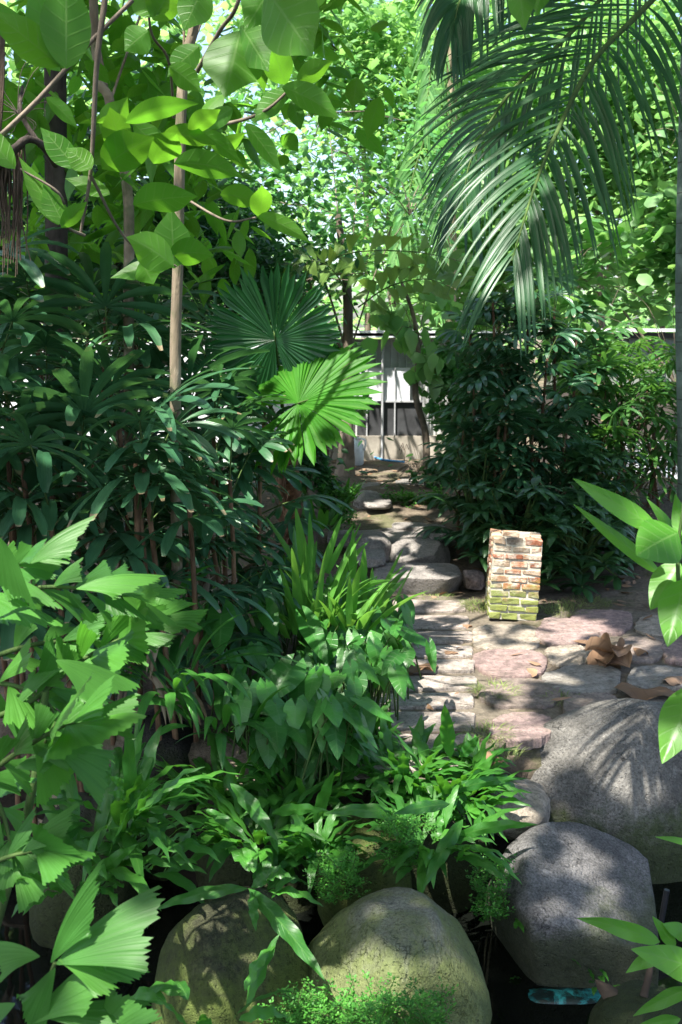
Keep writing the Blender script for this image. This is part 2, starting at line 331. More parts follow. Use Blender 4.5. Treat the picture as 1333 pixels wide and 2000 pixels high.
wf_ = N.math('MULTIPLY', N.ramp(N.noise(16, 6, .75), [(.45, 0.0), (.62, .8)]), N.n('ShaderNodeMapRange', **{'Value': z, 'From Min': .5, 'From Max': .44, 'To Min': .2, 'To Max': 1.0}).outputs[0])
c = N.mix(wf_, c, (.6, .56, .46))
mo = N.math('ADD', N.math('MULTIPLY', N.math('SUBTRACT', N.noise(9, 5, .7), .5), 1.3), N.n('ShaderNodeMapRange', **{'Value': z, 'From Min': .38, 'From Max': .0, 'To Min': 0.0, 'To Max': 1.0}).outputs[0])
c = N.mix(N.ramp(mo, [(.35, 0.0), (.65, .9)]), c, N.mix(N.noise(30, 4), (.10, .14, .03), (.24, .28, .07)))
M['brick'] = N.done(N.bsdf(c, .92, .15, N.bump(N.noise(70, 6, .7), .9, .006)))

# ================================================================== THE SETTING
def gz(x, y):
    x = np.asarray(x, float); y = np.asarray(y, float)
    edge = 3.75 + 0.35 * sm(0.0, -1.2, x) + 0.10 * np.sin(x * 2.3) + .16 * sm(.75, 1.15, x)
    z = -0.85 + 0.85 * sm(edge - 0.32, edge + 0.02, y)
    z = z + 0.30 * sm(6.3, 8.8, y)
    z = z + 0.25 * sm(3.0, 5.0, np.abs(x)) * (y > 3)
    return z + 0.015 * np.sin(x * 9.1 + 1) * np.sin(y * 7.7) * (y > edge)
gx = np.concatenate([[-220, -90, -40, -20, -12, -8], np.arange(-6, 6.01, .07), [8, 12, 20, 40, 90, 220]])
gy = np.concatenate([[-220, -60, -20, -8, -4], np.arange(-2, 12.01, .07), [14, 18, 25, 40, 90, 260]])
X, Y = np.meshgrid(gx, gy); Z = gz(X, Y); Z += np.array([noise.noise(Vector((a * 4, b * 4, 0))) for a, b in zip(X.ravel(), Y.ravel())]).reshape(X.shape) * .02
mb = MB(); nx = len(gx); i = np.arange(len(gy) - 1)[:, None] * nx; j = np.arange(nx - 1)[None]; a = i + j
mb.add(np.stack([X, Y, Z], -1), np.stack([a, a + 1, a + nx + 1, a + nx], -1).reshape(-1, 4))
tag(mb.build('ground', M['soil']), kind='structure')
mb = MB(); mb.add([[-9, -4, -.5], [9, -4, -.5], [9, 4.2, -.5], [-9, 4.2, -.5]], [[0, 1, 2, 3]])
tag(mb.build('pond_water', M['water']), kind='structure')

# ------------------------------------------------------------------ rocks
import bmesh
from mathutils.bvhtree import BVHTree
ROCKV = []
def hit(x, y, Yd):
    """point on the nearest rock seen at this pixel"""
    best = None
    for b in ROCKV:
        h = b.ray_cast(Vector(EYE.tolist()), Vector(nz(ray(x, y)).tolist()))
        if h[0] is not None and (best is None or h[3] < best[1]): best = (np.array(h[0]), h[3])
    return best[0] if best is not None else px(x, y, Yd)
def rock(name, label, c, s, mat, seed=0, e=1.0, amp=.1, rot=(0, 0, 0), group=None, sub=5, cat='boulder', planes=()):
    bm = bmesh.new(); bmesh.ops.create_icosphere(bm, subdivisions=sub, radius=1.0)
    off = Vector((seed * 3.7, seed * 1.3, seed * 7.1)); Rm = Matrix.Rotation(rot[2], 3, 'Z') @ Matrix.Rotation(rot[1], 3, 'Y') @ Matrix.Rotation(rot[0], 3, 'X')
    V = np.zeros((len(bm.verts), 3))
    for k, v in enumerate(bm.verts):
        p = v.co.copy(); d = 1 + amp * (noise.noise(p * .9 + off) * 1.4 + noise.noise(p * 2.1 + off) * .7) + amp * .28 * noise.noise(p * 5 + off) + .008 * noise.noise(p * 14 + off) + .004 * noise.noise(p * 34 + off)
        q = Vector([math.copysign(abs(t) ** e, t) for t in p]) * d
        for (a_, b_, c_, dd) in planes:
            pn = Vector((a_, b_, c_)).normalized(); t_ = q.dot(pn) - dd
            if t_ > 0: q = q - pn * (t_ * .85)
        q = Rm @ Vector((q.x * s[0], q.y * s[1], q.z * s[2])); V[k] = (q.x + c[0], q.y + c[1], q.z + c[2])
    F = np.array([[v.index for v in f.verts] for f in bm.faces]); bm.free(); ROCKV.append(BVHTree.FromPolygons(V.tolist(), F.tolist()))
    m = MB(); m.add(V, F); o = m.build(name, mat); tag(o, label, cat, group); return o
def rk(name, label, x0, y0, x1, y1, Y, mat, dy=None, ztop_extra=0, bottom=None, **kw):
    """boulder filling pixel box, centre at depth Y"""
    c = px((x0 + x1) / 2, (y0 + y1) / 2, Y); sx = (px(x1, y0, Y) - px(x0, y0, Y))[0] / 2; szt = px(0, y0, Y)[2]; szb = px(0, y1, Y)[2]
    if bottom is not None: szb = bottom
    c[2] = (szt + szb) / 2; return rock(name, label, c, (sx, dy or sx * .8, abs(szt - szb) / 2), mat, **kw)
rk('boulder', 'largest speckled grey granite boulder at the right edge beside the flagstones', 925, 1378, 1520, 1790, 3.98, M['granite'], dy=.36, seed=41, e=1.12, amp=.035, rot=(0, .03, .1), bottom=-.75, planes=())
rk('boulder', 'purplish grey boulder with flat slanting top standing in the dark water at right', 945, 1645, 1300, 1900, 3.2, M['granite2'], dy=.3, seed=12, e=.85, amp=.09, rot=(0, .05, .1), bottom=-.66, planes=((.25, -.45, 1, .62), (-.2, -1, -.35, .68), (1, -.3, .1, .85), (-1, -.2, -.3, .72)))
rk('boulder', 'pale egg-shaped mossy stone at the bottom centre of the pond edge', 598, 1768, 960, 2100, 2.75, M['mossrock'], dy=.28, seed=5, e=.95, amp=.09, rot=(0, .1, .2), bottom=-.62, planes=((-.75, -.2, .5, .84), (.6, -.3, .6, .86), (.1, -1, .3, .85)))
rk('boulder', 'dark olive mossy stone left of the pale egg-shaped stone', 303, 1772, 602, 2090, 2.72, M['mossdark'], dy=.26, seed=8, e=.88, amp=.09, rot=(0, -.05, -.1), bottom=-.62, planes=((.6, -.4, .7, .74), (-.7, -.5, .5, .85)))
rk('boulder', 'small dark brown mossy rock under the ferns behind the egg-shaped stone', 622, 1598, 800, 1760, 3.4, M['mossdark'], dy=.2, seed=9, e=.8, amp=.12, bottom=-.55)
rk('stone', 'small pale sunlit flat stone wedged between the ferns and the largest boulder', 940, 1535, 1072, 1620, 3.62, M['flagtan'], dy=.15, seed=10, e=.75, amp=.12)
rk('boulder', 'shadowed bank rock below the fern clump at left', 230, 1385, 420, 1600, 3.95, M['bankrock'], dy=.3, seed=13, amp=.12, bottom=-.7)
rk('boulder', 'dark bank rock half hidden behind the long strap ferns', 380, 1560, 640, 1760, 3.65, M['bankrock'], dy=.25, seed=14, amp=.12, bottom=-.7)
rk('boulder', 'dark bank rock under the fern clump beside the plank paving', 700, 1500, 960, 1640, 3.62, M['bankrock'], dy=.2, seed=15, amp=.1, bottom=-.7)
rk('boulder', 'black rock in deep shade behind the fishtail palm', 60, 1560, 270, 1800, 3.5, M['bankrock'], dy=.3, seed=16, amp=.12, bottom=-.8)
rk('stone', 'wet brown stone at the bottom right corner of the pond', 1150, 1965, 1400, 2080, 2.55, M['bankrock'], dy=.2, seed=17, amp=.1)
rk('stone', 'turquoise flaked stone lying in the black water at the foot of the boulder', 1014, 1938, 1196, 1972, 2.98, M['turq'], dy=.05, seed=18, amp=.12, e=.75, sub=4)
# stepping rocks
rk('stepping_rock', 'square cut mossy stone block, the lowest step before the plank paving', 728, 1104, 900, 1175, 6.35, M['steprock'], dy=.24, seed=21, e=.45, amp=.08, planes=((0, 0, 1, .72), (.8, -.6, -.3, .85), (-.1, -1, -.2, .75)), group='stepping rocks')
rk('stepping_rock', 'rounded purple grey rock resting on the lowest step block', 755, 1056, 882, 1112, 6.85, M['steprock'], dy=.24, planes=((-.3, -.6, 1, .7), (1, -.5, .2, .8), (.2, -1, -.2, .8)), seed=22, e=.8, amp=.1, group='stepping rocks')
rk('stepping_rock', 'long pale flat ledge stone behind the purple grey rock', 660, 1030, 880, 1068, 7.5, M['steprock'], dy=.36, seed=23, e=.6, amp=.08, planes=((0, 0, 1, .6),), group='stepping rocks')
rk('stepping_rock', 'dark stone left of the purple grey rock on the steps', 690, 1042, 765, 1100, 6.95, M['steprock'], dy=.25, seed=24, e=.8, amp=.1, group='stepping rocks')
rk('stepping_rock', 'small hump-backed stone with a dark hollow at the left of the far path', 685, 962, 752, 1008, 8.2, M['steprock'], dy=.2, seed=25, e=.8, amp=.16, group='stepping rocks')
rk('stepping_rock', 'mossy stone edging the green weeds in the middle of the far path', 800, 962, 872, 996, 8.6, M['mossdark'], dy=.22, seed=26, e=.8, amp=.12, group='stepping rocks')
rk('stepping_rock', 'flat pale stone in front of the round weed bed on the far path', 740, 1004, 885, 1026, 8.1, M['steprock'], dy=.2, seed=27, e=.6, amp=.1, planes=((0, 0, 1, .6),), group='stepping rocks')
for a_ in ((700, 925, 760, 940, 9.6, 31, 'pale flat stone nearest to the shed in the line of path stones'), (770, 938, 835, 954, 9.0, 32, 'flat stone second from the shed, right side of the far path'), (700, 945, 762, 962, 8.8, 33, 'light grey flat stone above the hump-backed stone'), (765, 1018, 850, 1036, 7.7, 34, 'thin pale slab between the weed bed and the ledge stone'), (640, 1040, 712, 1062, 7.3, 35, 'grey stone at the left end of the ledge'), (712, 975, 765, 990, 8.0, 36, 'small pale stone between the hump-backed stone and the weed bed'), (828, 1030, 878, 1050, 7.1, 37, 'broken pale stone under the drooping glossy leaves right of the ledge'), (700, 1075, 752, 1100, 6.6, 38, 'small rough stone left of the lowest step block')):
    rk('stepping_rock', a_[6], a_[0], a_[1], a_[2], a_[3], a_[4], M['steprock'], dy=.2, seed=a_[5], e=.6, amp=.12, group='stepping rocks', planes=((0, 0, 1, .7),), sub=4)
rk('stone', 'small pink stone lying in the shade between the step block and the brick pillar', 905, 1118, 945, 1150, 6.3, M['flagpink'], dy=.1, seed=28, e=.7, amp=.2, sub=4)

# ------------------------------------------------------------------ paving
m = MB(); bo_ = [gp(x, y, .008) for x, y in ((700, 1520), (860, 1540), (950, 1510), (985, 1452), (1090, 1408), (1420, 1400), (1500, 1250), (1330, 1200), (1150, 1188), (1060, 1198), (940, 1200), (915, 1166), (775, 1162), (700, 1300), (640, 1450))]
m.add(bo_, [list(range(len(bo_)))]); m.A[-1][:, 2] = .4; tag(m.build('paving_bed', M['bed'], None, False), kind='structure')
def slab(name, label, pts, mat, group, th=.05, z=.035, cat='paving stone'):
    """pts: outline on the ground (world xy), rounded edge"""
    p = np.array(pts); n = len(p); c = p.mean(0); m = MB(); z0 = float(gz(*c)) if False else 0.0
    z = .024 + rng.uniform(-.004, .004); rings = [(1.0, -.02), (1.0, z - .009), (.99, z - .002), (.965, z)]; p = p + rng.normal(0, .0025, p.shape)
    V = []
    for k, (s, zz) in enumerate(rings):
        q = c + (p - c) * s; V.append(np.column_stack([q, np.full(n, zz + z0) + (rng.random(n) - .5) * .004]))
    V = np.concatenate(V); i = np.arange(3)[:, None] * n; j = np.arange(n)[None]; j2 = (j + 1) % n
    A = np.zeros((len(V) + 1, 3)); A[:, 2] = rng.random()
    V = np.vstack([V, [[c[0], c[1], z + z0 + .002]]]); 
    m.add(V, np.stack([i + j, i + j2, i + n + j2, i + n + j], -1).reshape(-1, 4), A)
    nf = len(V) - 1; m.L.append(np.stack([3 * n + j[0], 3 * n + j2[0], np.full(n, nf)], -1).ravel()); m.K.append(np.full(n, 3)); m.M.append(np.zeros(n, int))
    return tag(m.build(name, mat, smooth=False), label, cat, group)
def outline(x0, y0, x1, y1, e=.5, n=36, am=.06, seed=0):
    """superellipse through the pixel box on the ground"""
    a = np.arange(n) * 2 * np.pi / n; rr = 1 + am * np.array([noise.noise(Vector((math.cos(t) * 1.3, math.sin(t) * 1.3, seed * 5.1))) * 2 + .4 * noise.noise(Vector((math.cos(t) * 5, math.sin(t) * 5, seed * 3.3))) for t in a])
    cx, cy = (x0 + x1) / 2, (y0 + y1) / 2
    xs = cx + (x1 - x0) / 2 * np.sign(np.cos(a)) * np.abs(np.cos(a)) ** e * rr; ys = cy - (y1 - y0) / 2 * np.sign(np.sin(a)) * np.abs(np.sin(a)) ** e * rr
    return [gp(u, v_, .035)[:2] for u, v_ in zip(xs, ys)]
ords = ['first', 'second', 'third', 'fourth', 'fifth', 'sixth', 'seventh', 'eighth', 'ninth', 'tenth']
rows = [(1166, 1192, 770, 912), (1195, 1224, 760, 921), (1227, 1252, 750, 926), (1255, 1280, 745, 929), (1283, 1309, 740, 931), (1315, 1343, 735, 933), (1347, 1378, 725, 931), (1383, 1420, 708, 931), (1426, 1462, 690, 934), (1468, 1500, 690, 936)]
for k, (y0, y1, x0, x1) in enumerate(rows):
    slab('paving_plank', 'plank-shaped pinkish paving stone, %s row counted from the step block toward the pond' % ords[k], outline(x0 + rng.uniform(-4, 4), y0 + 1, x1 - rng.uniform(0, 7), y1 - 4, .18, 64, .012, k), M['slab'], 'plank-shaped paving stones')
flags = [('tan rounded flagstone directly in front of the brick pillar', 921, 1213, 1058, 1264, 'flagtan'), ('rose flagstone to the right of the brick pillar base', 1046, 1203, 1168, 1253, 'flagpink'),
 ('oval rose flagstone below the tan one in front of the pillar', 930, 1264, 1074, 1314, 'flagpink'), ('small tan flagstone left of the crumpled brown leaf', 1066, 1256, 1150, 1294, 'flagtan'),
 ('grey rounded flagstone in the middle of the paving', 1067, 1296, 1218, 1347, 'flaggrey'), ('brown flagstone beside the grass tuft in the joint', 937, 1318, 1090, 1373, 'flagbrown'),
 ('dark rose flagstone touching the top of the largest boulder', 958, 1382, 1075, 1436, 'flagpink'), ('faded rose flagstone behind the crumpled brown leaf', 1115, 1186, 1235, 1232, 'flagpink'),
 ('grey brown flagstone right of the crumpled brown leaf', 1205, 1238, 1300, 1286, 'flagbrown'), ('rose brown flagstone at the right edge of the paving', 1296, 1244, 1420, 1292, 'flagpink'),
 ('dark brown flagstone behind the top of the largest boulder', 1104, 1350, 1215, 1400, 'flagbrown'), ('shaded grey flagstone under the flat dead leaf', 1222, 1352, 1370, 1412, 'flaggrey'),
 ('narrow grey flagstone between the two dead leaves', 1225, 1298, 1345, 1340, 'flaggrey'), ('small tan flagstone far right behind the paving', 1240, 1196, 1330, 1232, 'flagtan')]
for k, (lb, x0, y0, x1, y1, mt) in enumerate(flags):
    slab('flagstone', lb, outline(x0, y0, x1, y1, .66, 64, .09, k + 20), M[mt], 'round flagstones')

# ------------------------------------------------------------------ brick pillar
b0 = gp(1004, 1211, 0.02); W_, D_ = .275, .27; nc = 11; ch = .0425
pil = thing('brick_pillar', 'short hollow brick pillar with moss at its base standing on the paving', 'pillar', (b0[0], b0[1] + D_ / 2, 0.02))
pil_o = MB.origin(pil); core = MB(); br = MB(); top = MB()
for sx, sy, w1, w2 in ((0, -1, W_, .06), (0, 1, W_, .06), (-1, 0, .06, D_), (1, 0, .06, D_)):
    box(core, pil_o + [sx * (W_ / 2 - .030), sy * (D_ / 2 - .030), nc * ch / 2 - .006], ((w1 - .010) if sx == 0 else .05, .05 if sx == 0 else (w2 - .11), nc * ch - .012))
for k in range(nc):
    z = k * ch + ch / 2; tgt = top if k == nc - 1 else br; L3 = [.105, .1, .07] if k % 2 else [.07, .1, .105]
    for side in range(4):
        span = W_ if side < 2 else D_ - .11; x = -span / 2; 
        for q, l in enumerate(np.array(L3) / sum(L3) * span):
            cx = x + l / 2; x += l; out = (D_ if side < 2 else W_) / 2 - .0275 + rng.normal(0, .0022); sgn = -1 if side % 2 == 0 else 1
            if k == nc - 1 and side == 1 and q == 2: continue
            hh = ch - .011 + rng.normal(0, .0012)
            p = [cx, sgn * out, z] if side < 2 else [sgn * out, cx, z]; s = [l - .008, .055, hh] if side < 2 else [.055, l - .008, hh]
            box(tgt, pil_o + p, s, rng.normal(0, .02), jit=.010)
ob = core.build('mortar_core', M['mortar'], pil, False); ob = br.build('brick_shaft', M['brick'], pil, False); ot = top.build('top_course', M['brick'], pil, False); tag(ot, 'redder bricks of the broken top course')
for o in pil.children:
    if o.name.startswith(('brick_shaft', 'top_course')):
        bv = o.modifiers.new('bevel', 'BEVEL'); bv.width = .004; bv.segments = 2
pil.rotation_euler = (0, R(2.6), R(-3))

# ------------------------------------------------------------------ shed and fence
def corrugated(x0, x1, z0, z1, y, pitch, depth, slope=0):
    m = MB(); xs = []; ys = []; x = x0
    while x < x1:
        for f, d in ((0, 0), (.8, 0), (.84, -1), (.94, -1), (.98, 0)):
            xs.append(x + f * pitch); ys.append(y + d * depth)
        x += pitch
    xs = np.array(xs); ys = np.array(ys); V = np.stack([np.stack([xs, ys + rng.normal(0, .001, len(xs)), np.full(len(xs), z)], -1) for z in (z0, z1)]); n = len(xs)
    V2 = V + [0, .004, 0]; i = np.arange(n - 1)
    m.add(V, np.stack([i, i + 1, i + 1 + n, i + n], -1)); m.add(V2, np.stack([i, i + n, i + 1 + n, i + 1], -1)); return m
YW = 10.75
g0 = px(0, 893, YW)[2]; ztop = px(0, 662, YW)[2]
xl = px(640, 0, YW)[0]; xr = px(905, 0, YW)[0]
shed = thing('shed', 'low shed with pale corrugated wall, dark window and white roof edge beyond the path', 'shed', ((xl + xr) / 2, YW, g0 - .05)); 
corrugated(xl - 1.6, xr + .3, px(0, 850, YW)[2], ztop, YW, .078, .022).build('corrugated_wall', M['sheetgrey'], shed, False)
m = MB(); box(m, [(xl + xr) / 2 - .6, YW - .03, (px(0, 850, YW)[2] + g0 - .1) / 2], [xr - xl + 1.6, .12, px(0, 850, YW)[2] - g0 + .1]); m.build('concrete_base', M['concrete'], shed, False)
m = MB(); X0, X1 = px(700, 0, YW)[0], px(815, 0, YW)[0]; za, zb, zc = px(0, 718, YW)[2], px(0, 782, YW)[2], px(0, 856, YW)[2]
box(m, [(X0 + X1) / 2 - .03, YW - .05, (za + zb) / 2], [X1 - X0, .02, za - zb]); m.build('white_panel', M['sheetwhite'], shed, False)
m = MB(); box(m, [(X0 + X1) / 2 + .05, YW - .045, (zc + zb) / 2 - .002], [X1 - X0 + .1, .015, zb - zc - .01]); 
wn = m.build('window', M['darkpanel'], shed, False)
m = MB(); box(m, [(X0 + X1) / 2 + .05, YW - .065, zb - .006], [X1 - X0 + .12, .03, .018])
for xx in (720, 754, 778, 846): q = px(xx, 0, YW)[0]; box(m, [q, YW - .068, (za + zc) / 2], [.014, .02, za - zc])
m.build('frame', M['metalpost'], shed, False)
m = MB(); q = px(752, 0, YW)[0]; tube(m, [[q, YW - .1, g0], [q, YW - .1, ztop]], .013); m.build('post', M['metalpost'], shed)
m = MB(); box(m, [(xl + xr) / 2 - .6, YW + .35, ztop + .045], [xr - xl + 2.0, 1.1, .03]); ro = m.build('roof', M['roofmetal'], shed, False); 
m = MB(); box(m, [(xl + xr) / 2 - .6, YW - .19, ztop + .05], [xr - xl + 2.0, .02, .07]); m.build('roof_edge', M['roofmetal'], shed, False)
YF = 10.2; xa, xb = px(1090, 0, YF)[0], px(1420, 0, YF)[0]
fe = thing('fence', 'dark grey green corrugated fence with bright roof sheet behind the lady palms at right', 'fence', ((xa + xb) / 2, YF, .3))
corrugated(xa, xb, px(0, 752, YF)[2], px(0, 658, YF)[2], YF, .118, .025).build('corrugated_panel', M['sheetgreen'], fe, False)
m = MB(); box(m, [(xa + xb) / 2, YF + .05, (px(0, 752, YF)[2] + .3) / 2 + .0], [xb - xa, .04, px(0, 752, YF)[2] - .3]); m.build('lower_panel', simple('brown fence panel', (.09, .075, .065), .8), fe, False)
m = MB(); box(m, [(xa + xb) / 2 + .1, YF + .3, px(0, 645, YF)[2]], [xb - xa + .1, .9, .03]); m.build('roof_sheet', M['roofmetal'], fe, False)
m = MB(); box(m, [(xa + xb) / 2, YF - .03, px(0, 655, YF)[2]], [xb - xa, .05, .05]); m.build('rail', M['pvcblack'], fe, False)
# white low wall and net on the right
YN = 9.3; xa, xb = px(1238, 0, YN)[0], px(1335, 0, YN)[0]
m = MB(); box(m, [(xa + xb) / 2 + .25, YN, .3 + (px(0, 905, YN)[2] - .3) / 2], [xb - xa + .5, .1, px(0, 905, YN)[2] - .25]); tag(m.build('white_block_wall', M['whiteplastic'], None, False), 'low white wall panel catching the sun behind the palm stem at right', 'wall')
m = MB(); za, zb = px(0, 905, YN)[2], px(0, 862, YN)[2]
for q in np.arange(xa, xb + .5, .02): tube(m, [[q, YN - .07, za - .02], [q, YN - .07, zb]], .0028, 3)
for q in np.arange(za, zb, .02): tube(m, [[xa, YN - .073, q], [xb + .5, YN - .073, q]], .0028, 3)
tag(m.build('plastic_net', M['net']), 'white square mesh netting stretched above the low white wall', 'netting')
# left fence glimpsed through the palms
YL = 10.4; xa, xb = px(-150, 0, YL)[0], px(610, 0, YL)[0]
m = MB(); box(m, [(xa + xb) / 2, YL, .3 + (px(0, 668, YL)[2] - .3) / 2], [xb - xa, .1, px(0, 668, YL)[2] - .3]); tag(m.build('garden_wall', simple('white rendered wall', (.7, .72, .74), .8, .2, .3, .12, 3), None, False), 'white rendered wall glimpsed through the lady palms at left', 'wall')
# bucket, hose, pot
q = px(690, 868, 10.3); bz = float(.3)
bk = thing('bucket', 'white plastic jug lying at the foot of the tree by the shed', 'bucket', (q[0] + .02, 10.2, bz))
m = MB(); z_ = [0, .01, .14, .2, .235, .25, .28]; r_ = [.07, .085, .09, .085, .05, .03, .03]; tube(m, [[q[0] + .02, 10.2, bz + a] for a in z_], r_, 20); m.build('body', M['whiteplastic'], bk)
m = MB(); tube(m, spline([[q[0] + .05, 10.18, bz + .27], [q[0] + .12, 10.16, bz + .25], [q[0] + .11, 10.16, bz + .15]], 10), .01, 8); m.build('handle', M['whiteplastic'], bk)
m = MB(); pts = [gp(a, b, .32) for a, b in ((672, 868), (690, 880), (700, 876), (712, 884), (745, 897), (790, 902))]; tube(m, spline(pts, 40), .011, 8); tag(m.build('garden_hose', M['bluehose']), 'blue garden hose trailing over the ground in front of the shed', 'hose')
q = gp(690, 905, .3); pt = thing('flower_pot', 'dark plastic plant pot standing beside the tree foot by the shed', 'pot', q)
m = MB(); tube(m, [q + [0, 0, a] for a in (0, .12, .13, .15)], [.07, .09, .1, .1], 20); m.build('body', M['pvcblack'], pt)
# ------------------------------------------------------------------ litter, pipe, sticks
def deadleaf(label, x, y, lw, lh, z, mat='dry', rot=0, curl=.5, n=1, name='dead_leaf', prof='ovate', droop=0, group='dead leaves on the paving'):
    m = MB(); c = gp(x, y, z); 
    for k in range(n):
        a = rot + k * 1.9; d = np.array([math.cos(a), math.sin(a), .15 + .25 * (n > 1)]); s = np.array([-math.sin(a), math.cos(a), .5 * (n > 1) * (-1) ** k])
        ribbons(m, c - d * lw / 2 + [0, 0, .01 + .02 * k], d, s, lw, lh, prof, 12, (-1, -.6, -.25, 0, .25, .6, 1), droop=.5 + droop, fold=.25, wave=.22, wf=1.6, curl=-curl, rnd=rng.random())
    return tag(m.build(name, M[mat]), label, 'dead leaf', group)
deadleaf('big crumpled brown leaf curled up on the paving right of the pillar', 1192, 1285, .24, .075, .05, rot=.3, curl=-.9, n=5, droop=.9)
deadleaf('flat torn greyish brown leaf lying right of the grey flagstone', 1275, 1345, .33, .09, .055, rot=-.35, curl=-.12)
deadleaf('pale curled leaf at the right edge above the torn leaf', 1318, 1322, .13, .045, .055, rot=.5)
deadleaf('tan dead leaf on the planks beside the arrowhead plants', 826, 1300, .2, .08, .05, rot=.6, curl=-.3)
deadleaf('small orange brown leaf left of the pillar base', 912, 1222, .05, .022, .045, rot=.3)
deadleaf('grey dead leaf lying against the fern clump below the plank paving', 966, 1476, .14, .05, .05, rot=-.9)
deadleaf('small curled brown leaf near the torn leaf in shade', 1250, 1268, .1, .035, .05, rot=2.0)
m = MB(); c = px(1220, 1950, 2.62); ribbons(m, c + [-.07, .06, .02], [.14, -.12, -.045], [.7, .7, .5], .2, .03, 'lance', 12, (-1, -.6, 0, .6, 1), curl=-.9, droop=.1)
tag(m.build('dead_leaf', M['floatleaf']), 'boat-shaped sodden brown leaf resting at the water edge bottom right', 'dead leaf')
m = MB(); tube(m, [px(1292, 1800, 2.9), px(1303, 1738, 2.9)], .0085, 12); tag(m.build('pipe', M['pvcblack']), 'short black plastic pipe sticking up from the pond at right', 'pipe')
m = MB(); tube(m, spline([px(1258, 1945, 2.6), px(1270, 1890, 2.62), px(1262, 1850, 2.64)], 10), [.012, .009, .006], 8, jit=.3); tag(m.build('stick', M['stick']), 'short brown stump of a stick beside the boat-shaped leaf', 'stick')
# leaf litter: nobody could count it
m = MB(); n = 1500; X = rng.uniform(-3.5, 3.5, n); Y = rng.uniform(4.2, 10.5, n); keep = ~((X > .25) & (X < 1.9) & (Y < 5.9)) | (rng.random(n) < .3); X, Y = X[keep], Y[keep]; n = len(X); a = rng.random(n) * 6.28
ribbons(m, np.stack([X, Y, gz(X, Y) + .012 + .02 * ((X > .25) & (X < 1.9) & (Y < 5.9))], -1), np.stack([np.cos(a), np.sin(a), rng.normal(0, .15, n)], -1), np.stack([-np.sin(a), np.cos(a), rng.normal(0, .4, n)], -1), rng.uniform(.03, .1, n), rng.uniform(.008, .025, n), 'ovate', 4, droop=.2, fold=.3)
tag(m.build('leaf_litter', M['dry']), 'scattered small dry brown leaves over the bare soil', 'leaf litter', kind='stuff')
def tuft(label, x, y, r, h, n, z=.0):
    m = MB(); c = gp(x, y, z); a = rng.random(n) * 6.28; q = np.sqrt(rng.random(n)) * r; P = c + np.stack([np.cos(a) * q, np.sin(a) * q, np.zeros(n)], -1); a2 = a + rng.normal(0, .8, n)
    ribbons(m, P, np.stack([np.cos(a2) * .6, np.sin(a2) * .6, np.full(n, 1.0)], -1), np.stack([-np.sin(a2), np.cos(a2), np.zeros(n)], -1), rng.uniform(.4, 1.1, n) * h, .0016, 'blade', 4, (-1, 1), droop=1.8)
    tag(m.build('grass_tuft', M['grass']), label, 'grass', 'grass tufts in the paving joints')
tuft('straw-coloured grass tuft at the left foot of the brick pillar', 935, 1190, .10, .10, 260)
tuft('pale grass tuft growing at the right foot of the brick pillar', 1100, 1196, .14, .11, 260)
tuft('grass tuft in the joint between planks and the brown flagstone', 968, 1360, .09, .10, 260)
tuft('sparse grass in the joint below the grey flagstone', 1095, 1372, .07, .08, 110)
tuft('grass tuft at the lower end of the planks beside the dark rose flagstone', 955, 1440, .08, .09, 180)
tuft('thin grass in front of the step block', 850, 1168, .12, .05, 200)
tuft('short green grass behind the faded rose flagstone', 1180, 1222, .07, .06, 140)
tuft('wispy grass at the far right behind the paving', 1150, 1180, .14, .07, 260)
tuft('small grass tuft in front of the largest boulder top', 985, 1480, .06, .08, 110)

# ================================================================== PLANTS
class Acc:
    def __init__(s): s.d = {k: [] for k in 'PDSLWGR'}
    def add(s, P, D, S, L, W, G=0.0):
        P = np.atleast_2d(P); n = len(P); d = s.d
        d['P'].append(P); d['D'].append(np.broadcast_to(np.atleast_2d(D), (n, 3))); d['S'].append(np.broadcast_to(np.atleast_2d(S), (n, 3)))
        for k, q in (('L', L), ('W', W), ('G', G)): d[k].append(arr(q, n))
        d['R'].append(np.clip(rng.random(1) + rng.normal(0, .15, n), 0, 1))
    def emit(s, mb, prof, **kw):
        c = {k: np.concatenate(v) for k, v in s.d.items()}
        ribbons(mb, c['P'], c['D'], c['S'], c['L'], c['W'], prof, droop=c['G'], rnd=c['R'], **kw)
def uv3(a, el): return np.array([math.cos(a) * math.cos(el), math.sin(a) * math.cos(el), math.sin(el)])
def fan(acc, c, up, nrm, Rr, nseg, span, W, G, lv=.12):
    up = nz(up); nrm = nz(nrm - np.dot(nrm, up) * up); rt = np.cross(up, nrm)
    th = np.linspace(-span / 2, span / 2, nseg) + rng.normal(0, .03, nseg)
    D = np.cos(th)[:, None] * up + np.sin(th)[:, None] * rt; S = -np.sin(th)[:, None] * up + np.cos(th)[:, None] * rt
    acc.add(np.tile(c, (nseg, 1)), D, S, Rr * (1 - lv * np.abs(th) / (span / 2)) * rng.uniform(.92, 1.05, nseg), W, G * rng.uniform(.7, 1.3, nseg))

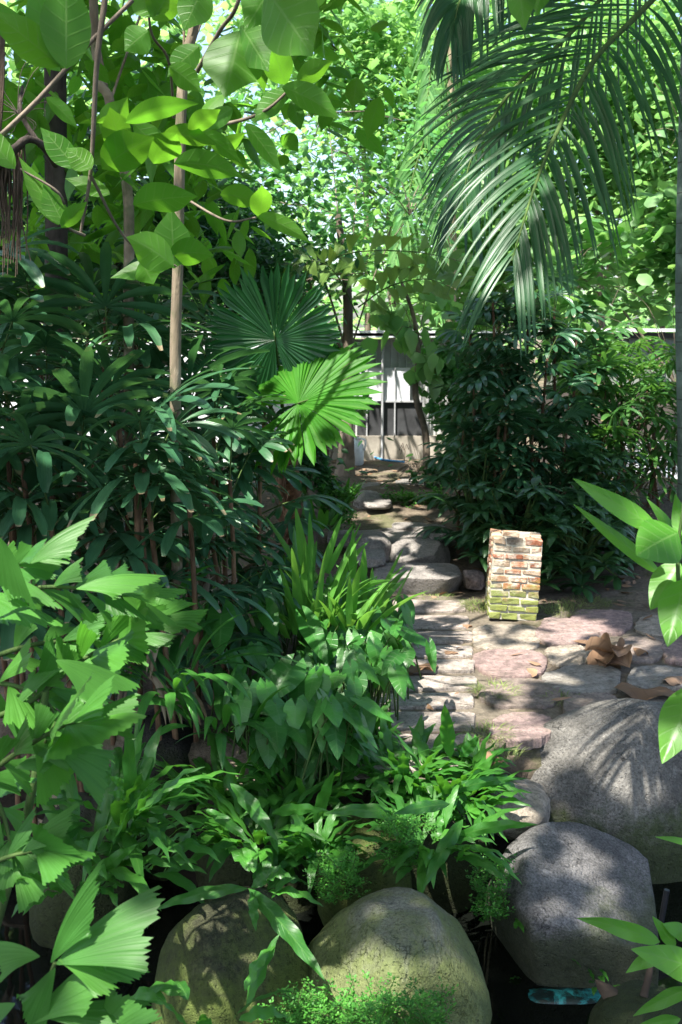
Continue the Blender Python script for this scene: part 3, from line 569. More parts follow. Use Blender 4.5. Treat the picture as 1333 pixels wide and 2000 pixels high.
# ------------------------------------------------------------------ lady palms (canes with fans of blunt straps)
def lady_palm(label, canes, mat, R_=.26, W=.017, nf=9, nseg=(6, 9), pet=(.12, .28), group=None, name='lady_palm', face=None, stepz=.11, droop=1.1, dead=True, cone=None):
    base = np.array([np.mean([c[0] for c in canes]), np.mean([c[1] for c in canes]), 0]); base[2] = float(gz(base[0], base[1]))
    t = thing(name, label, 'palm', base, group); acc = Acc(); dd = Acc(); sts = []
    for (x, y, top) in canes:
        st = MB(); sts.append(st)
        b = np.array([x, y, float(gz(x, y)) - .02]); lean = rng.normal(0, .06, 2); T = np.array([x + lean[0], y + lean[1], top])
        pts = spline([b, (b + T) / 2 + [rng.normal(0, .02), rng.normal(0, .02), 0], T], 8); tube(st, pts, [.013, .01], 6)
        H = top - b[2]; nn = max(3, min(nf, int(H / stepz))); az0 = rng.random() * 6.28
        for k in range(nn):
            f = 1 - k * stepz / H; p = b + (T - b) * f; az = az0 + k * 2.4; el = R(65 - 60 * k / nn) + rng.normal(0, .12)
            if rng.random() < .45: az = -math.pi / 2 + rng.normal(0, .9)      # fans lean out to the light over the pond
            pl = rng.uniform(*pet); d = uv3(az, el); e = p + d * pl; tube(st, [p, p + d * pl * .5 + [0, 0, .01], e], [.004, .0028], 4, mat=1)
            outd = nz(d * [1, 1, .45]); nrm = nz(np.array([0, 0, 1.0]) + .35 * np.array([math.cos(az), math.sin(az), 0]))
            fan(acc, e, outd, nrm, R_ * rng.uniform(.75, 1.15), int(rng.integers(*nseg)), R(rng.uniform(170, 250)), W * rng.uniform(.8, 1.25), droop * rng.uniform(.6, 1.3))
        if dead:
            for k in range(2):
                p = b + (T - b) * rng.uniform(.1, .5); dd.add(p + rng.normal(0, .02, (3, 3)), uv3(rng.random() * 6.28, -.3) , np.array([1, .2, 0]), rng.uniform(.12, .25, 3), .009, 2.5)
    m = MB(); acc.emit(m, 'rhapis', n=6, v=(-1, -.5, 0, .5, 1), fold=.25); m.build('foliage', mat, t)
    for st in sts: st.build('stem', [M['fibre'], M['stem']], t)
    if dead: m = MB(); dd.emit(m, 'strap', n=5, fold=.5); m.build('dead_foliage', M['straw'], t)
    return t
def C(x, ytop, Y): q = px(x, ytop, Y); return (q[0], q[1], q[2])
lady_palm('tall dark lady palm at the left edge below the hanging roots', [C(-60, 640, 4.6), C(30, 560, 4.5), C(90, 640, 4.7), C(-20, 740, 4.2)], M['rhapis'], group='lady palms at left', R_=.36, W=.023, nseg=(7, 11))
lady_palm('dark lady palm in front of the thick grey trunk', [C(170, 620, 4.9), C(130, 760, 4.3), C(210, 700, 4.6), C(60, 800, 4.1)], M['rhapis'], group='lady palms at left', R_=.36, W=.023, nseg=(7, 11))
lady_palm('lady palm with long drooping fans between the two slim trunks', [C(270, 690, 5.0), C(310, 650, 5.3), C(240, 840, 4.2), C(330, 800, 4.8)], M['rhapis'], group='lady palms at left', R_=.36, W=.022, nseg=(7, 11))
lady_palm('lady palm low in the middle of the clump with wide hanging fans', [C(200, 900, 3.95), C(120, 930, 3.85), C(255, 880, 3.9), C(160, 980, 3.75)], M['rhapis'], group='lady palms at left', R_=.36, W=.023, nseg=(7, 11), nf=4)
lady_palm('lady palm with browning straps above the fishtail palm at left edge', [C(-10, 900, 3.9), C(40, 960, 3.8), C(-80, 860, 4.0)], M['rhapis'], group='lady palms at left', R_=.36, W=.023, nseg=(7, 11), nf=5)
lady_palm('bluish dark lady palm left of the brown fan palm stem', [C(400, 760, 4.9), C(440, 830, 4.7), C(370, 880, 4.5), C(480, 800, 5.1), C(350, 760, 5.2)], M['rhapis'], group='lady palms at left', R_=.28, W=.021, nseg=(7, 10), stepz=.09)
lady_palm('lady palm with hanging fans hiding the foot of the nearest pale trunk', [C(330, 900, 3.85), C(370, 930, 3.9), C(300, 960, 3.8)], M['rhapis'], group='lady palms at left', R_=.28, W=.022, nf=6)
lady_palm('small lady palm with short blunt leaves beside the spiky blade plant', [C(420, 930, 4.4), C(470, 960, 4.5), C(380, 990, 4.3), C(500, 890, 4.8)], M['rhapis'], group='lady palms at left', R_=.19, W=.018, stepz=.09)
lady_palm('slender lady palm behind with open fans against the white wall', [C(340, 640, 6.4), C(250, 650, 6.3), C(430, 700, 6.6), C(180, 660, 6.4)], M['rhapis'], group='lady palms at left', R_=.28, W=.013, nseg=(9, 14), dead=False)
# right-hand group
lady_palm('tall dark lady palm forming the peak of the right-hand thicket', [C(985, 590, 7.6), C(1040, 570, 7.7), C(1090, 600, 7.8), C(1010, 700, 7.4), C(940, 660, 7.6), C(1060, 700, 7.4), C(915, 640, 7.8), C(1120, 640, 7.9), C(960, 600, 7.9)], M['rhapis'], R_=.23, W=.019, nf=15, stepz=.065, group='lady palms at right', nseg=(8, 12), pet=(.08, .22))
lady_palm('dark lady palm with fine straps in the left flank of the thicket', [C(920, 760, 7.2), C(960, 800, 7.0), C(900, 830, 7.1), C(985, 820, 6.9), C(1040, 830, 6.9), C(930, 720, 7.5)], M['rhapis'], R_=.23, W=.019, nf=14, stepz=.065, group='lady palms at right', nseg=(8, 12), pet=(.08, .2))
lady_palm('dark lady palm in the shaded middle of the thicket', [C(1090, 780, 7.3), C(1120, 850, 7.1), C(1060, 880, 7.0), C(1140, 900, 7.2), C(1000, 740, 7.6)], M['rhapis'], R_=.23, W=.019, nf=14, stepz=.065, group='lady palms at right', nseg=(8, 12), pet=(.08, .2))
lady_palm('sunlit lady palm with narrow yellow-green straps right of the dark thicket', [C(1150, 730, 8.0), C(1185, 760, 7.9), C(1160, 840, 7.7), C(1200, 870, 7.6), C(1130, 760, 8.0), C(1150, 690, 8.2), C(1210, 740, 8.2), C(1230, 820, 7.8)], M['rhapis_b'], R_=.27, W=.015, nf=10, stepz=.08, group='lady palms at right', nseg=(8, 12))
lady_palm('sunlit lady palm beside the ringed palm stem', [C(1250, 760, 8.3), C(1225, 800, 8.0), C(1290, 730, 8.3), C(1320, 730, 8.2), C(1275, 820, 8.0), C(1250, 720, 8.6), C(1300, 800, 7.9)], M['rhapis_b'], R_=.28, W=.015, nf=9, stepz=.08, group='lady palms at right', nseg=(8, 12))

# ------------------------------------------------------------------ whorled broad-leaf shrub right of the path
def whorl_shrub(label, spots, mat, L=.17, W=.026, nl=(8, 12), group=None, name='glossy_shrub', prof='lance', droop=1.2):
    xs = np.array([s[:3] for s in spots]); b = np.array([xs[:, 0].mean(), xs[:, 1].mean() + .15, 0]); b[2] = float(gz(b[0], b[1])); t = thing(name, label, 'shrub', b, group); acc = Acc(); st = MB()
    for s in spots:
        c = np.array(s[:3]); root = b + 0.0; tube(st, spline([root, (root + c) / 2 + [0, 0, .08], c], 8), [.009, .005], 5)
        k = int(rng.integers(*nl)); az = np.arange(k) * 2.4 + rng.random() * 6; el = rng.uniform(-.1, .9, k); D = np.stack([np.cos(az) * np.cos(el), np.sin(az) * np.cos(el), np.sin(el)], -1)
        acc.add(c + D * .012, D, np.stack([-np.sin(az), np.cos(az), np.zeros(k)], -1), rng.uniform(.7, 1.2, k) * L, rng.uniform(.8, 1.2, k) * W, droop * rng.uniform(.6, 1.5, k))
    m = MB(); acc.emit(m, prof, n=7, v=(-1, -.5, 0, .5, 1), fold=.18); m.build('foliage', mat, t); st.build('stem', M['stem'], t); return t
def fillspots(x0, y0, x1, y1, Y0, Y1, n, zmin=.08):
    out = []
    while len(out) < n:
        x, y, Yd = rng.uniform(x0, x1), rng.uniform(y0, y1), rng.uniform(Y0, Y1); q = px(x, y, Yd)
        if q[2] > float(gz(q[0], q[1])) + zmin: out.append(tuple(q))
    return out
gw = 'glossy shrubs behind the brick pillar'
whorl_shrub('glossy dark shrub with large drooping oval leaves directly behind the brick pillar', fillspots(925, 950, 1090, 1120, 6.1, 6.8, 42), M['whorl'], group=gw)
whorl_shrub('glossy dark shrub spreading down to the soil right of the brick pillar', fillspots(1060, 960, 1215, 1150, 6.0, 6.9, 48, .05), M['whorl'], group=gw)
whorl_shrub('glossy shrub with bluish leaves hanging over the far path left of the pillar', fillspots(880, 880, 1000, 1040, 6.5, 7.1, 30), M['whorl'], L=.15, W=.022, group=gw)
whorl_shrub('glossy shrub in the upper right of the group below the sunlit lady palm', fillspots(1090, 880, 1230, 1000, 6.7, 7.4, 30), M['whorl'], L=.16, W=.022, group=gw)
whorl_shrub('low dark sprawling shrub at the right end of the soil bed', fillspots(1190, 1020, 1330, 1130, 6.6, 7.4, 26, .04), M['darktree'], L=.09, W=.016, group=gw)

# ------------------------------------------------------------------ fan palm
ft = thing('fan_palm', 'fan palm with broad dark pleated fan and a brighter lower fan on a shaggy stem', 'palm', gp(560, 1075, .0)); fo = MB.origin(ft)
m = MB(); tp = px(556, 850, 5.2); pts = spline([fo, (fo + tp) / 2 + [.03, 0, 0], tp], 14); tube(m, pts, [.06, .075, .05], 12, jit=.35)
for k in range(60):
    f = rng.random(); p = fo + (tp - fo) * f; a = rng.random() * 6.28; d = np.array([math.cos(a) * .4, math.sin(a) * .4 , 1.0]) * (1 if rng.random() < .6 else -1)
    ribbons(m, p + np.array([math.cos(a), math.sin(a), 0]) * .05, d, [-math.sin(a), math.cos(a), 0], rng.uniform(.1, .25), .014, 'blade', 4, droop=.6)
m.build('stem', M['fibre'], ft)
vd = lambda x, y: nz(-ray(x, y))
def fanleaf(c, up, nrm, Rr, nseg, span, mat, base, droop=.3, lab=None, ctr=.0):
    acc = Acc(); fan(acc, c, up, nrm, Rr, nseg, R(span), Rr * math.tan(R(span) / nseg / 2) * 1.25, droop, lv=.18); m = MB(); acc.emit(m, 'fanseg', n=15, v=(-1, 0, 1), fold=.6)
    o = m.build('fan_leaf', mat, ft); 
    if lab: o['label'] = lab
    m = MB(); tube(m, spline([base, (base + c) / 2 + [0, 0, .05], c, c + nz(up) * Rr * .12], 12), [.012, .006, .003], 6); m.build('petiole', M['stem'], ft)
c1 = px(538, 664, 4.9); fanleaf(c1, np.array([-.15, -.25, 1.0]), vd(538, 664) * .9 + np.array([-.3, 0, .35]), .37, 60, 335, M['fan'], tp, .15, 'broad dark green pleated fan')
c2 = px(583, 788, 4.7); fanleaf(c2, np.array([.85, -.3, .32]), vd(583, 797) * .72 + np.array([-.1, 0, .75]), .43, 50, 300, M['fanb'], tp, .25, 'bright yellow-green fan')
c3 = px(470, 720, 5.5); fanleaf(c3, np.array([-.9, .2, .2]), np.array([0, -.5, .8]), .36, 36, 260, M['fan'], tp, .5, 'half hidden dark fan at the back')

# ------------------------------------------------------------------ feather palm fronds (top right)
def frond(parent, ctrl, L, n, mat, W=.011, side=None, ang=(60, 20), droop=1.0, n1=None, taper=.55, prof='leaflet', vang=.25, name='frond', start=.05, fold=.3):
    pts = spline(ctrl, 60); m = MB(); tube(m, pts, [.011, .008, .0025], 7)
    o = m.build(name, M['stem'], parent); acc = Acc()
    T = nz(np.gradient(pts, axis=0)); S0 = nz(np.asarray(side, float)) if side is not None else None
    for k in range(n):
        f = start + (1 - start) * (k + .5) / n; i = min(59, int(f * 59)); p = pts[i]; t = T[i]
        s = S0 if S0 is not None else nz(np.cross(t, [0, 0, 1])); s = nz(s - np.dot(s, t) * t); u = np.cross(s, t)
        if u[2] < 0: u = -u
        a = R(ang[0] + (ang[1] - ang[0]) * f); l = L * (1 - (1 - taper) * f ** 1.5) * (min(1, .55 + f * 2.5))
        for sg in (-1, 1):
            a2 = a + rng.normal(0, .05); d = math.cos(a2) * t + math.sin(a2) * (s * sg + u * (vang + rng.normal(0, .06)))
            acc.add(p, d, np.cross(d, u) * 1.0, l * rng.uniform(.92, 1.06), W * rng.uniform(.85, 1.1), droop * rng.uniform(.75, 1.25))
    m = MB(); acc.emit(m, prof, n=9, v=(-1, 0, 1), fold=fold); m.build('foliage', mat, o)
    return o
# the ringed stem at the right edge
pr = thing('feather_palm', 'feather palm with ringed grey stem at the right edge and long dark arching fronds', 'palm', gp(1345, 1105, .0))
po = MB.origin(pr); m = MB(); Yp = po[1]; pts = [po + [0, 0, -.05], px(1346, 900, Yp), px(1340, 600, Yp), px(1344, 300, Yp), px(1350, 60, Yp), px(1356, -250, Yp)]; tube(m, spline(pts, 40), [.082, .07, .062, .056], 20); m.build('stem', M['palmtrunk'], pr)
def pp(l, Y0, Y1): n = len(l); return [px(x, y, Y0 + (Y1 - Y0) * i / (n - 1)) for i, (x, y) in enumerate(l)]
frond(pr, pp([(1390, -120), (1255, 20), (1160, 120), (1090, 255), (1045, 365), (1000, 510)], 3.6, 3.0), .68, 44, M['areca'], .0085, ang=(64, 20), droop=.85, taper=.5, side=(1, -.12, .15))
frond(pr, pp([(1300, -190), (1180, -10), (1080, 100), (990, 190), (925, 300), (905, 380)], 4.4, 4.0), .62, 40, M['areca'], .009, ang=(60, 18), droop=1.0, side=(1, .5, .1))
frond(pr, pp([(1100, -260), (1000, -120), (940, -60), (900, 0), (885, 60)], 3.8, 3.5), .4, 34, M['areca'], .011, ang=(60, 12), droop=1.6, side=(1, .1, 0))
# pale thin palm behind with hanging fronds
p2 = thing('feather_palm', 'distant slim pale palm with small sunlit fronds left of the big fronds', 'palm', px(878, 900, 12.2) * [1, 1, 0] + [0, 0, .3]); po2 = MB.origin(p2)
m = MB(); tube(m, spline([po2, px(882, 500, 12.2), px(884, 200, 12.2), px(872, -150, 12.2)], 30), [.07, .055, .05], 14); m.build('stem', M['barkpale'], p2)
for l, L_, dp in (([(880, -120), (860, 0), (845, 110), (835, 190), (826, 240)], .55, 1.8), ([(890, 180), (862, 350), (858, 480), (862, 600)], .4, 1.3), ([(890, 120), (820, 300), (790, 420), (770, 520)], .6, 1.5), ([(690, 560), (735, 490), (790, 500), (840, 550), (855, 610)], .32, 1.3)):
    frond(p2, pp(l, 12., 11.2), L_ * 1.2, 30, M['bgtree'], .016, ang=(50, 15), droop=dp, side=(1, .3, 0))

# ------------------------------------------------------------------ fishtail palms
FV = tuple(np.linspace(-1, 1, 29))
def fishleaf(acc, A, ang, Lp, Wp, Y, tilt=None, dy=None):
    """one fan-shaped leaflet: apex pixel A, screen angle (deg, up positive), pixel length and half spread"""
    a = R(ang); P = px(A[0], A[1], Y); Y2 = Y + (rng.normal(-.02, .06) if dy is None else dy); Q = px(A[0] + math.cos(a) * Lp, A[1] - math.sin(a) * Lp, Y2)
    D = Q - P; L = np.linalg.norm(D); V = vd(*A); N_ = nz(V + np.array([rng.normal(0, .25), 0, rng.uniform(.3, 1.0)]) if tilt is None else V + np.array(tilt)); S = np.cross(D, N_)
    acc.add(P, D, -S, L, L * Wp / Lp, .35)
def fishfrond(t, pl, Y0, Y1, n, Lp, Wp, mat, spread=(30, 62), stem=True, seed=0):
    pts = spline(pp(pl, Y0, Y1), 40); m = MB(); tube(m, pts, [.007, .005, .002], 6); o = m.build('frond_stem', M['stem'], t); acc = Acc()
    scr = spline([(x, y, 0) for x, y in pl], 40)
    for k in range(n):
        f = .12 + .88 * (k + .5) / n; i = min(38, int(f * 39)); x, y, _ = scr[i]; dx, dy, _ = scr[i + 1] - scr[i]; b = math.degrees(math.atan2(-dy, dx)); sg = 1 if k % 2 else -1
        b += sg * rng.uniform(*spread) * (1.15 - f * .7)
        fishleaf(acc, (x, y), b, Lp * rng.uniform(.6, 1.05), Wp * rng.uniform(.6, 1.1), Y0 + (Y1 - Y0) * f)
    m = MB(); acc_emit(m, acc); m.build('foliage', mat, o)
def acc_emit(m, acc):
    n = sum(len(x) for x in acc.d['P'])
    acc.emit(m, 'fish', n=7, v=FV, fold=0.0, pleat=.02, jag=.24, asym=rng.uniform(-.42, .42, n), wave=rng.uniform(.05, .14, n), wf=.7)
fp = thing('fishtail_palm', 'bright green fishtail palm with ragged wedge leaflets in the left foreground', 'palm', (-1.05, 2.55, -.5))
fo2 = MB.origin(fp); m = MB()
for l, Ya in ((((-120, 1900), (-60, 1600), (-60, 1250), (-50, 1050)), 2.3), (((-100, 2100), (-20, 1850), (60, 1560), (90, 1350)), 2.2)):
    tube(m, spline([fo2] + [px(x, y, Ya) for x, y in l], 24), [.02, .012, .008], 8)
m.build('stem', M['stem'], fp)
fronds = [([(-60, 1420), (60, 1370), (160, 1290), (250, 1240), (320, 1200)], 2.1, 2.5, 13, 118, 50), ([(-60, 1190), (60, 1150), (170, 1150), (265, 1165)], 2.2, 2.3, 11, 125, 42), ([(-90, 1560), (20, 1480), (100, 1430), (150, 1410)], 1.95, 1.9, 9, 110, 62),
          ([(-90, 1720), (0, 1680), (50, 1665), (90, 1660)], 2.0, 1.95, 8, 115, 55), ([(-60, 1300), (60, 1260), (150, 1250), (230, 1230), (280, 1190)], 2.3, 2.6, 12, 110, 38), ([(-80, 1180), (-20, 1130), (20, 1110), (40, 1100)], 2.1, 2.1, 6, 100, 40), ([(-90, 1500), (-10, 1560), (20, 1640), (30, 1700)], 2.05, 2.0, 8, 110, 55), ([(-60, 1330), (30, 1340), (90, 1370), (120, 1420)], 2.25, 2.2, 9, 110, 50)]
for f in fronds: fishfrond(fp, f[0], f[1], f[2], int(f[3] * 1.35), f[4] * .8, f[5] * .62, M['fish'])
m = MB(); tube(m, spline([px(60, 2080, 1.75), px(80, 1960, 1.75), px(108, 1880, 1.72)], 12), [.007, .004], 6); fr = m.build('frond_stem', M['stem'], fp); acc = Acc()
for A, an, Lp, Wp in (((110, 1882), 28, 195, 78), ((114, 1874), -14, 135, 48), ((78, 1868), 178, 90, 45), ((108, 1890), -118, 130, 40), ((100, 1880), 60, 150, 40), ((85, 1985), 5, 160, 50), ((60, 2000), 40, 160, 50), ((180, 2040), 50, 120, 50), ((30, 1960), -150, 120, 50)): fishleaf(acc, A, an, Lp, Wp, 1.72, tilt=(rng.normal(0, .15), 0, .55), dy=.0)
m = MB(); acc_emit(m, acc); m.build('foliage', M['fish'], fr)
acc = Acc(); m = MB(); tube(m, [px(60, 1500, 1.95), px(110, 1412, 1.95), px(152, 1408, 1.93)], [.004, .003], 5); fr = m.build('frond_stem', M['stem'], fp)
for A, an, Lp, Wp in (((152, 1408), 12, 115, 52), ((108, 1462), -22, 120, 52), ((70, 1455), -60, 100, 45), ((30, 1500), 20, 95, 40), ((60, 1660), -8, 85, 45), ((45, 1665), 38, 105, 38), ((110, 1290), -25, 130, 55), ((150, 1150), 10, 125, 40), ((0, 1050), -80, 100, 60), ((60, 1100), 35, 110, 40)): fishleaf(acc, A, an, Lp, Wp, 1.93, dy=.02)
m = MB(); acc_emit(m, acc); m.build('foliage', M['fish'], fr)
f2 = thing('fishtail_palm', 'fishtail palm frond with pale yellow-green leaflets arching across the middle distance above the path', 'palm', px(690, 940, 8.6) * [1, 1, 0] + [-.25, .3, .3])
m = MB(); tube(m, spline([MB.origin(f2), px(640, 800, 8.9), px(625, 640, 8.8), px(600, 530, 8.6)], 20), [.03, .02, .012], 8); m.build('stem', M['fibre'], f2)
for pl in ([(600, 530), (680, 495), (780, 490), (860, 500), (925, 520)], [(700, 620), (660, 540), (620, 510), (560, 520)], [(700, 600), (760, 560), (830, 545), (880, 560)]): fishfrond(f2, pl, 8.6, 8.2, 20, 40, 17, leafmat('pale fishtail leaf', (.07, .17, .04), (.15, .26, .05), (.24, .42, .06), .35, par=6, vein=(.2, .3, .1), midw=0), spread=(50, 100))

# ------------------------------------------------------------------ strap ferns
def fern(label, cx, cy, Yd, n, L=.26, W=.016, rx=.12, mat='fern', up=(.3, 1.3), wave=.45, droop=1.6, name='strap_fern', group='strap ferns along the pond bank', prof='lance', cat='fern', az=None, zb=None, onrock=False):
    c = px(cx, cy, Yd) if not onrock else hit(cx, cy, Yd)
    if zb is not None: c[2] = zb
    t = thing(name, label, cat, c, group); a = (rng.random(n) * 6.28) if az is None else rng.normal(az[0], az[1], n); q = np.sqrt(rng.random(n)) * rx
    P = c + np.stack([np.cos(a) * q, np.sin(a) * q, rng.uniform(-.02, .05, n)], -1); el = rng.uniform(*up, n)
    D = np.stack([np.cos(a) * np.cos(el), np.sin(a) * np.cos(el), np.sin(el)], -1); S = np.stack([-np.sin(a), np.cos(a), rng.normal(0, .25, n)], -1)
    m = MB(); ribbons(m, P, D, S, rng.uniform(.5, 1.15, n) * L, rng.uniform(.7, 1.25, n) * W, prof, 14, (-1, -.5, 0, .5, 1), droop=droop * rng.uniform(.5, 1.4, n), fold=.2, wave=rng.uniform(.3, 1, n) * wave, wf=3.2)
    m.build('foliage', M[mat], t); m = MB()
    for k in range(0): b = c + [rng.normal(0, rx * .5), rng.normal(0, rx * .5), 0]; tube(m, spline([b + [-.04, 0, 0], b, b + [.05, rng.normal(0, .03), 0]], 6), .006, 5, jit=.3)
    return t
F_ = [(505, 1640, 3.3, 55, .27, 'big central clump of wavy strap fern on the bank above the olive mossy stone'), (600, 1560, 3.5, 34, .24, 'strap fern clump with upright blades between arrowhead plants and the central clump'),
 (430, 1560, 3.6, 36, .24, 'darker strap fern reaching left over the black gap'), (620, 1680, 3.15, 36, .17, 'small strap fern between the central clump and the egg-shaped stone'), (500, 1740, 2.95, 10, .17, 'few strap fern leaves draped on top of the olive mossy stone'),
 (790, 1520, 3.55, 70, .2, 'dense strap fern clump at the lower end of the plank paving'), (880, 1560, 3.45, 60, .21, 'bright sunlit strap fern left of the small pale flat stone'), (840, 1660, 3.15, 34, .22, 'strap fern with long blades just above the egg-shaped stone'), (930, 1500, 3.6, 30, .16, 'short strap fern tufts touching the largest boulder'),
 (720, 1450, 3.8, 30, .18, 'strap fern mixed into the lower edge of the arrowhead plants'), (230, 1600, 2.9, 34, .28, 'shaded strap fern behind the fishtail palm leaflets'), (160, 1700, 2.7, 26, .26, 'shaded strap fern low at left in front of the black gap'), (265, 1690, 3.0, 22, .22, 'strap fern at the left bank with leaves pointing at the central clump'),
 (410, 1995, 2.2, 9, .19, 'upright strap fern in front of the olive mossy stone at the bottom edge'), (940, 1760, 3.1, 10, .1, 'sparse small fern hanging in the gap between two boulders'), (1005, 1800, 2.95, 8, .08, 'tiny fern sprouting on the side of the purplish boulder'), (1040, 1920, 2.85, 8, .06, 'tiny fern seedlings at the water line under the purplish boulder'), (1165, 1905, 2.8, 12, .08, 'small fern seedlings at the right foot of the purplish boulder')]
for x, y, Yd, n, L_, lb in F_: fern(lb, x, y, Yd, int(n * (1.5 if n > 15 else 1)), L_, .019 if L_ > .12 else .008, rx=.13 if L_ > .18 else .06, droop=1.5, onrock=L_ <= .1 or y == 1740)
# hero blades
def hero(t, spec, mat, prof='lance', wave=.4, v=(-1, -.6, -.25, 0, .25, .6, 1), n=18, fold=.18, wf=3.5, lobe=0, curl=0):
    m = MB()
    for (x0, y0, x1, y1, Y0, Y1, wp, tilt, dr) in spec:
        P = px(x0, y0, Y0); Q = px(x1, y1, Y1); D = Q - P; L = np.linalg.norm(D); D = D + np.array([0, 0, 1]) * L * dr * .5
        V = vd(x0, y0); S = nz(np.cross(V, D)); S = nz(S + tilt * V); ribbons(m, P, D, S, L * (1 + dr * .1), wp * Y0 / 2000, prof, n, v, droop=dr, fold=fold, wave=wave, wf=wf, lobe=lobe, curl=curl)
    return m.build('foliage', mat, t)
ht = thing('strap_fern', 'strap fern with long single blades arching down between the olive and the egg-shaped stone', 'fern', px(480, 1735, 2.75), 'strap ferns along the pond bank')
hero(ht, [(485, 1735, 632, 1915, 2.75, 2.45, 19, .3, .3), (490, 1740, 500, 1818, 2.72, 2.6, 11, .4, .3), (485, 1735, 305, 1780, 2.8, 2.75, 14, .3, .5), (490, 1735, 550, 1690, 2.8, 2.8, 12, -.3, .1), (450, 1530, 542, 1645, 3.0, 2.8, 16, .3, .3), (530, 1590, 640, 1585, 3.0, 2.9, 12, .3, .4), (615, 1610, 652, 1505, 3.1, 3.0, 13, .3, .1), (400, 1580, 490, 1650, 3.0, 2.9, 11, .3, .4)], M['fern'])
ht = thing('strap_fern', 'sunlit strap fern whose longest blades reach onto the purplish boulder and the pale stone', 'fern', px(880, 1640, 3.1), 'strap ferns along the pond bank')
hero(ht, [(880, 1640, 1045, 1612, 3.1, 3.0, 13, .3, .5), (850, 1560, 1010, 1525, 3.3, 3.4, 12, .4, .5), (800, 1600, 640, 1590, 3.15, 3.1, 15, .3, .6), (905, 1600, 830, 1735, 3.1, 2.9, 15, .3, .4), (880, 1480, 868, 1375, 3.5, 3.4, 15, .2, .1), (900, 1480, 935, 1440, 3.5, 3.45, 12, .2, .2), (905, 1560, 970, 1470, 3.4, 3.4, 12, .3, .3), (880, 1570, 770, 1590, 3.1, 3.0, 13, .3, .2)], M['fern'])
ht = thing('strap_fern', 'tall ladder-leaved fern frond standing in the black gap right of the fishtail palm', 'fern', px(258, 1600, 2.8), 'strap ferns along the pond bank')
hero(ht, [(258, 1600, 250, 1390, 2.75, 2.7, 14, .3, .05), (258, 1550, 310, 1520, 2.75, 2.7, 9, .3, .3), (258, 1560, 300, 1545, 2.75, 2.7, 9, .3, .3), (255, 1545, 215, 1517, 2.75, 2.7, 9, .3, .3), (258, 1560, 212, 1548, 2.75, 2.7, 8, .3, .3), (210, 1700, 288, 1645, 2.7, 2.7, 17, .3, .4), (165, 1730, 268, 1650, 2.6, 2.6, 15, .3, .3)], M['fern'])
# curving blade plants (dark) between palm and arrowheads
gb = 'blade-leaved plants on the shaded left bank'
for x, y, Yd, n, L_, lb in ((330, 1330, 3.7, 34, .4, 'arching blade-leaved plant in shade left of the arrowhead plants'), (430, 1420, 3.6, 34, .36, 'arching blade-leaved plant above the darker strap fern'), (520, 1480, 3.75, 26, .28, 'shaded blade-leaved plant directly under the large arrowhead leaves'), (300, 1200, 4.1, 30, .4, 'dark blade-leaved plant behind the tips of the fishtail palm')):
    fern(lb, x, y, Yd, n, L_, .02, rx=.14, mat='arrow', wave=.05, droop=1.9, name='blade_plant', group=gb, cat='plant', up=(.5, 1.4))
g2 = 'upright blade plants beside the steps'
for x, y, Yd, n, L_, lb, mt in ((590, 1225, 4.55, 46, .44, 'bright upright blade-leaved plant left of the steps', 'ginger'), (680, 1225, 4.6, 34, .36, 'sunlit blade-leaved plant nearest to the step block', 'ginger'), (545, 1180, 4.9, 30, .26, 'shorter blade-leaved plant at the left of the bright clump', 'arrow'), (725, 1190, 4.8, 24, .22, 'low blade-leaved plant leaning over the first paving plank', 'ginger'), (630, 1030, 6.6, 22, .22, 'shaded ferny plant beside the shaggy fan palm stem', 'fern'), (660, 985, 7.4, 22, .2, 'small dark plant left of the far path', 'fern')):
    fern(lb, x, y, Yd, int(n * .8), L_, .028, rx=.14, mat=mt, wave=.04, droop=.9, name='blade_plant', group=g2, cat='plant', up=(.7, 1.5), prof='blade')
ht = thing('blade_plant', 'tallest pointed pale green blades standing out of the bright clump left of the steps', 'plant', px(600, 1140, 5.0), g2)
hero(ht, [(600, 1120, 578, 992, 4.7, 4.6, 15, .4, .05), (590, 1120, 520, 1010, 4.7, 4.6, 8, .4, .2), (610, 1110, 605, 1000, 4.65, 4.6, 9, .2, .1), (630, 1120, 668, 1010, 4.65, 4.6, 10, .2, .2), (640, 1120, 690, 1025, 4.65, 4.6, 9, .4, .3), (690, 1130, 690, 1035, 4.7, 4.6, 11, .3, .05), (710, 1135, 712, 1070, 4.7, 4.6, 10, .3, .05), (700, 1150, 762, 1135, 4.7, 4.6, 9, .3, .4), (600, 1140, 512, 1085, 5.0, 4.8, 9, .4, .3), (620, 1130, 560, 1090, 4.9, 4.7, 14, .4, .3)], M['ginger'], prof='blade', wave=.03)

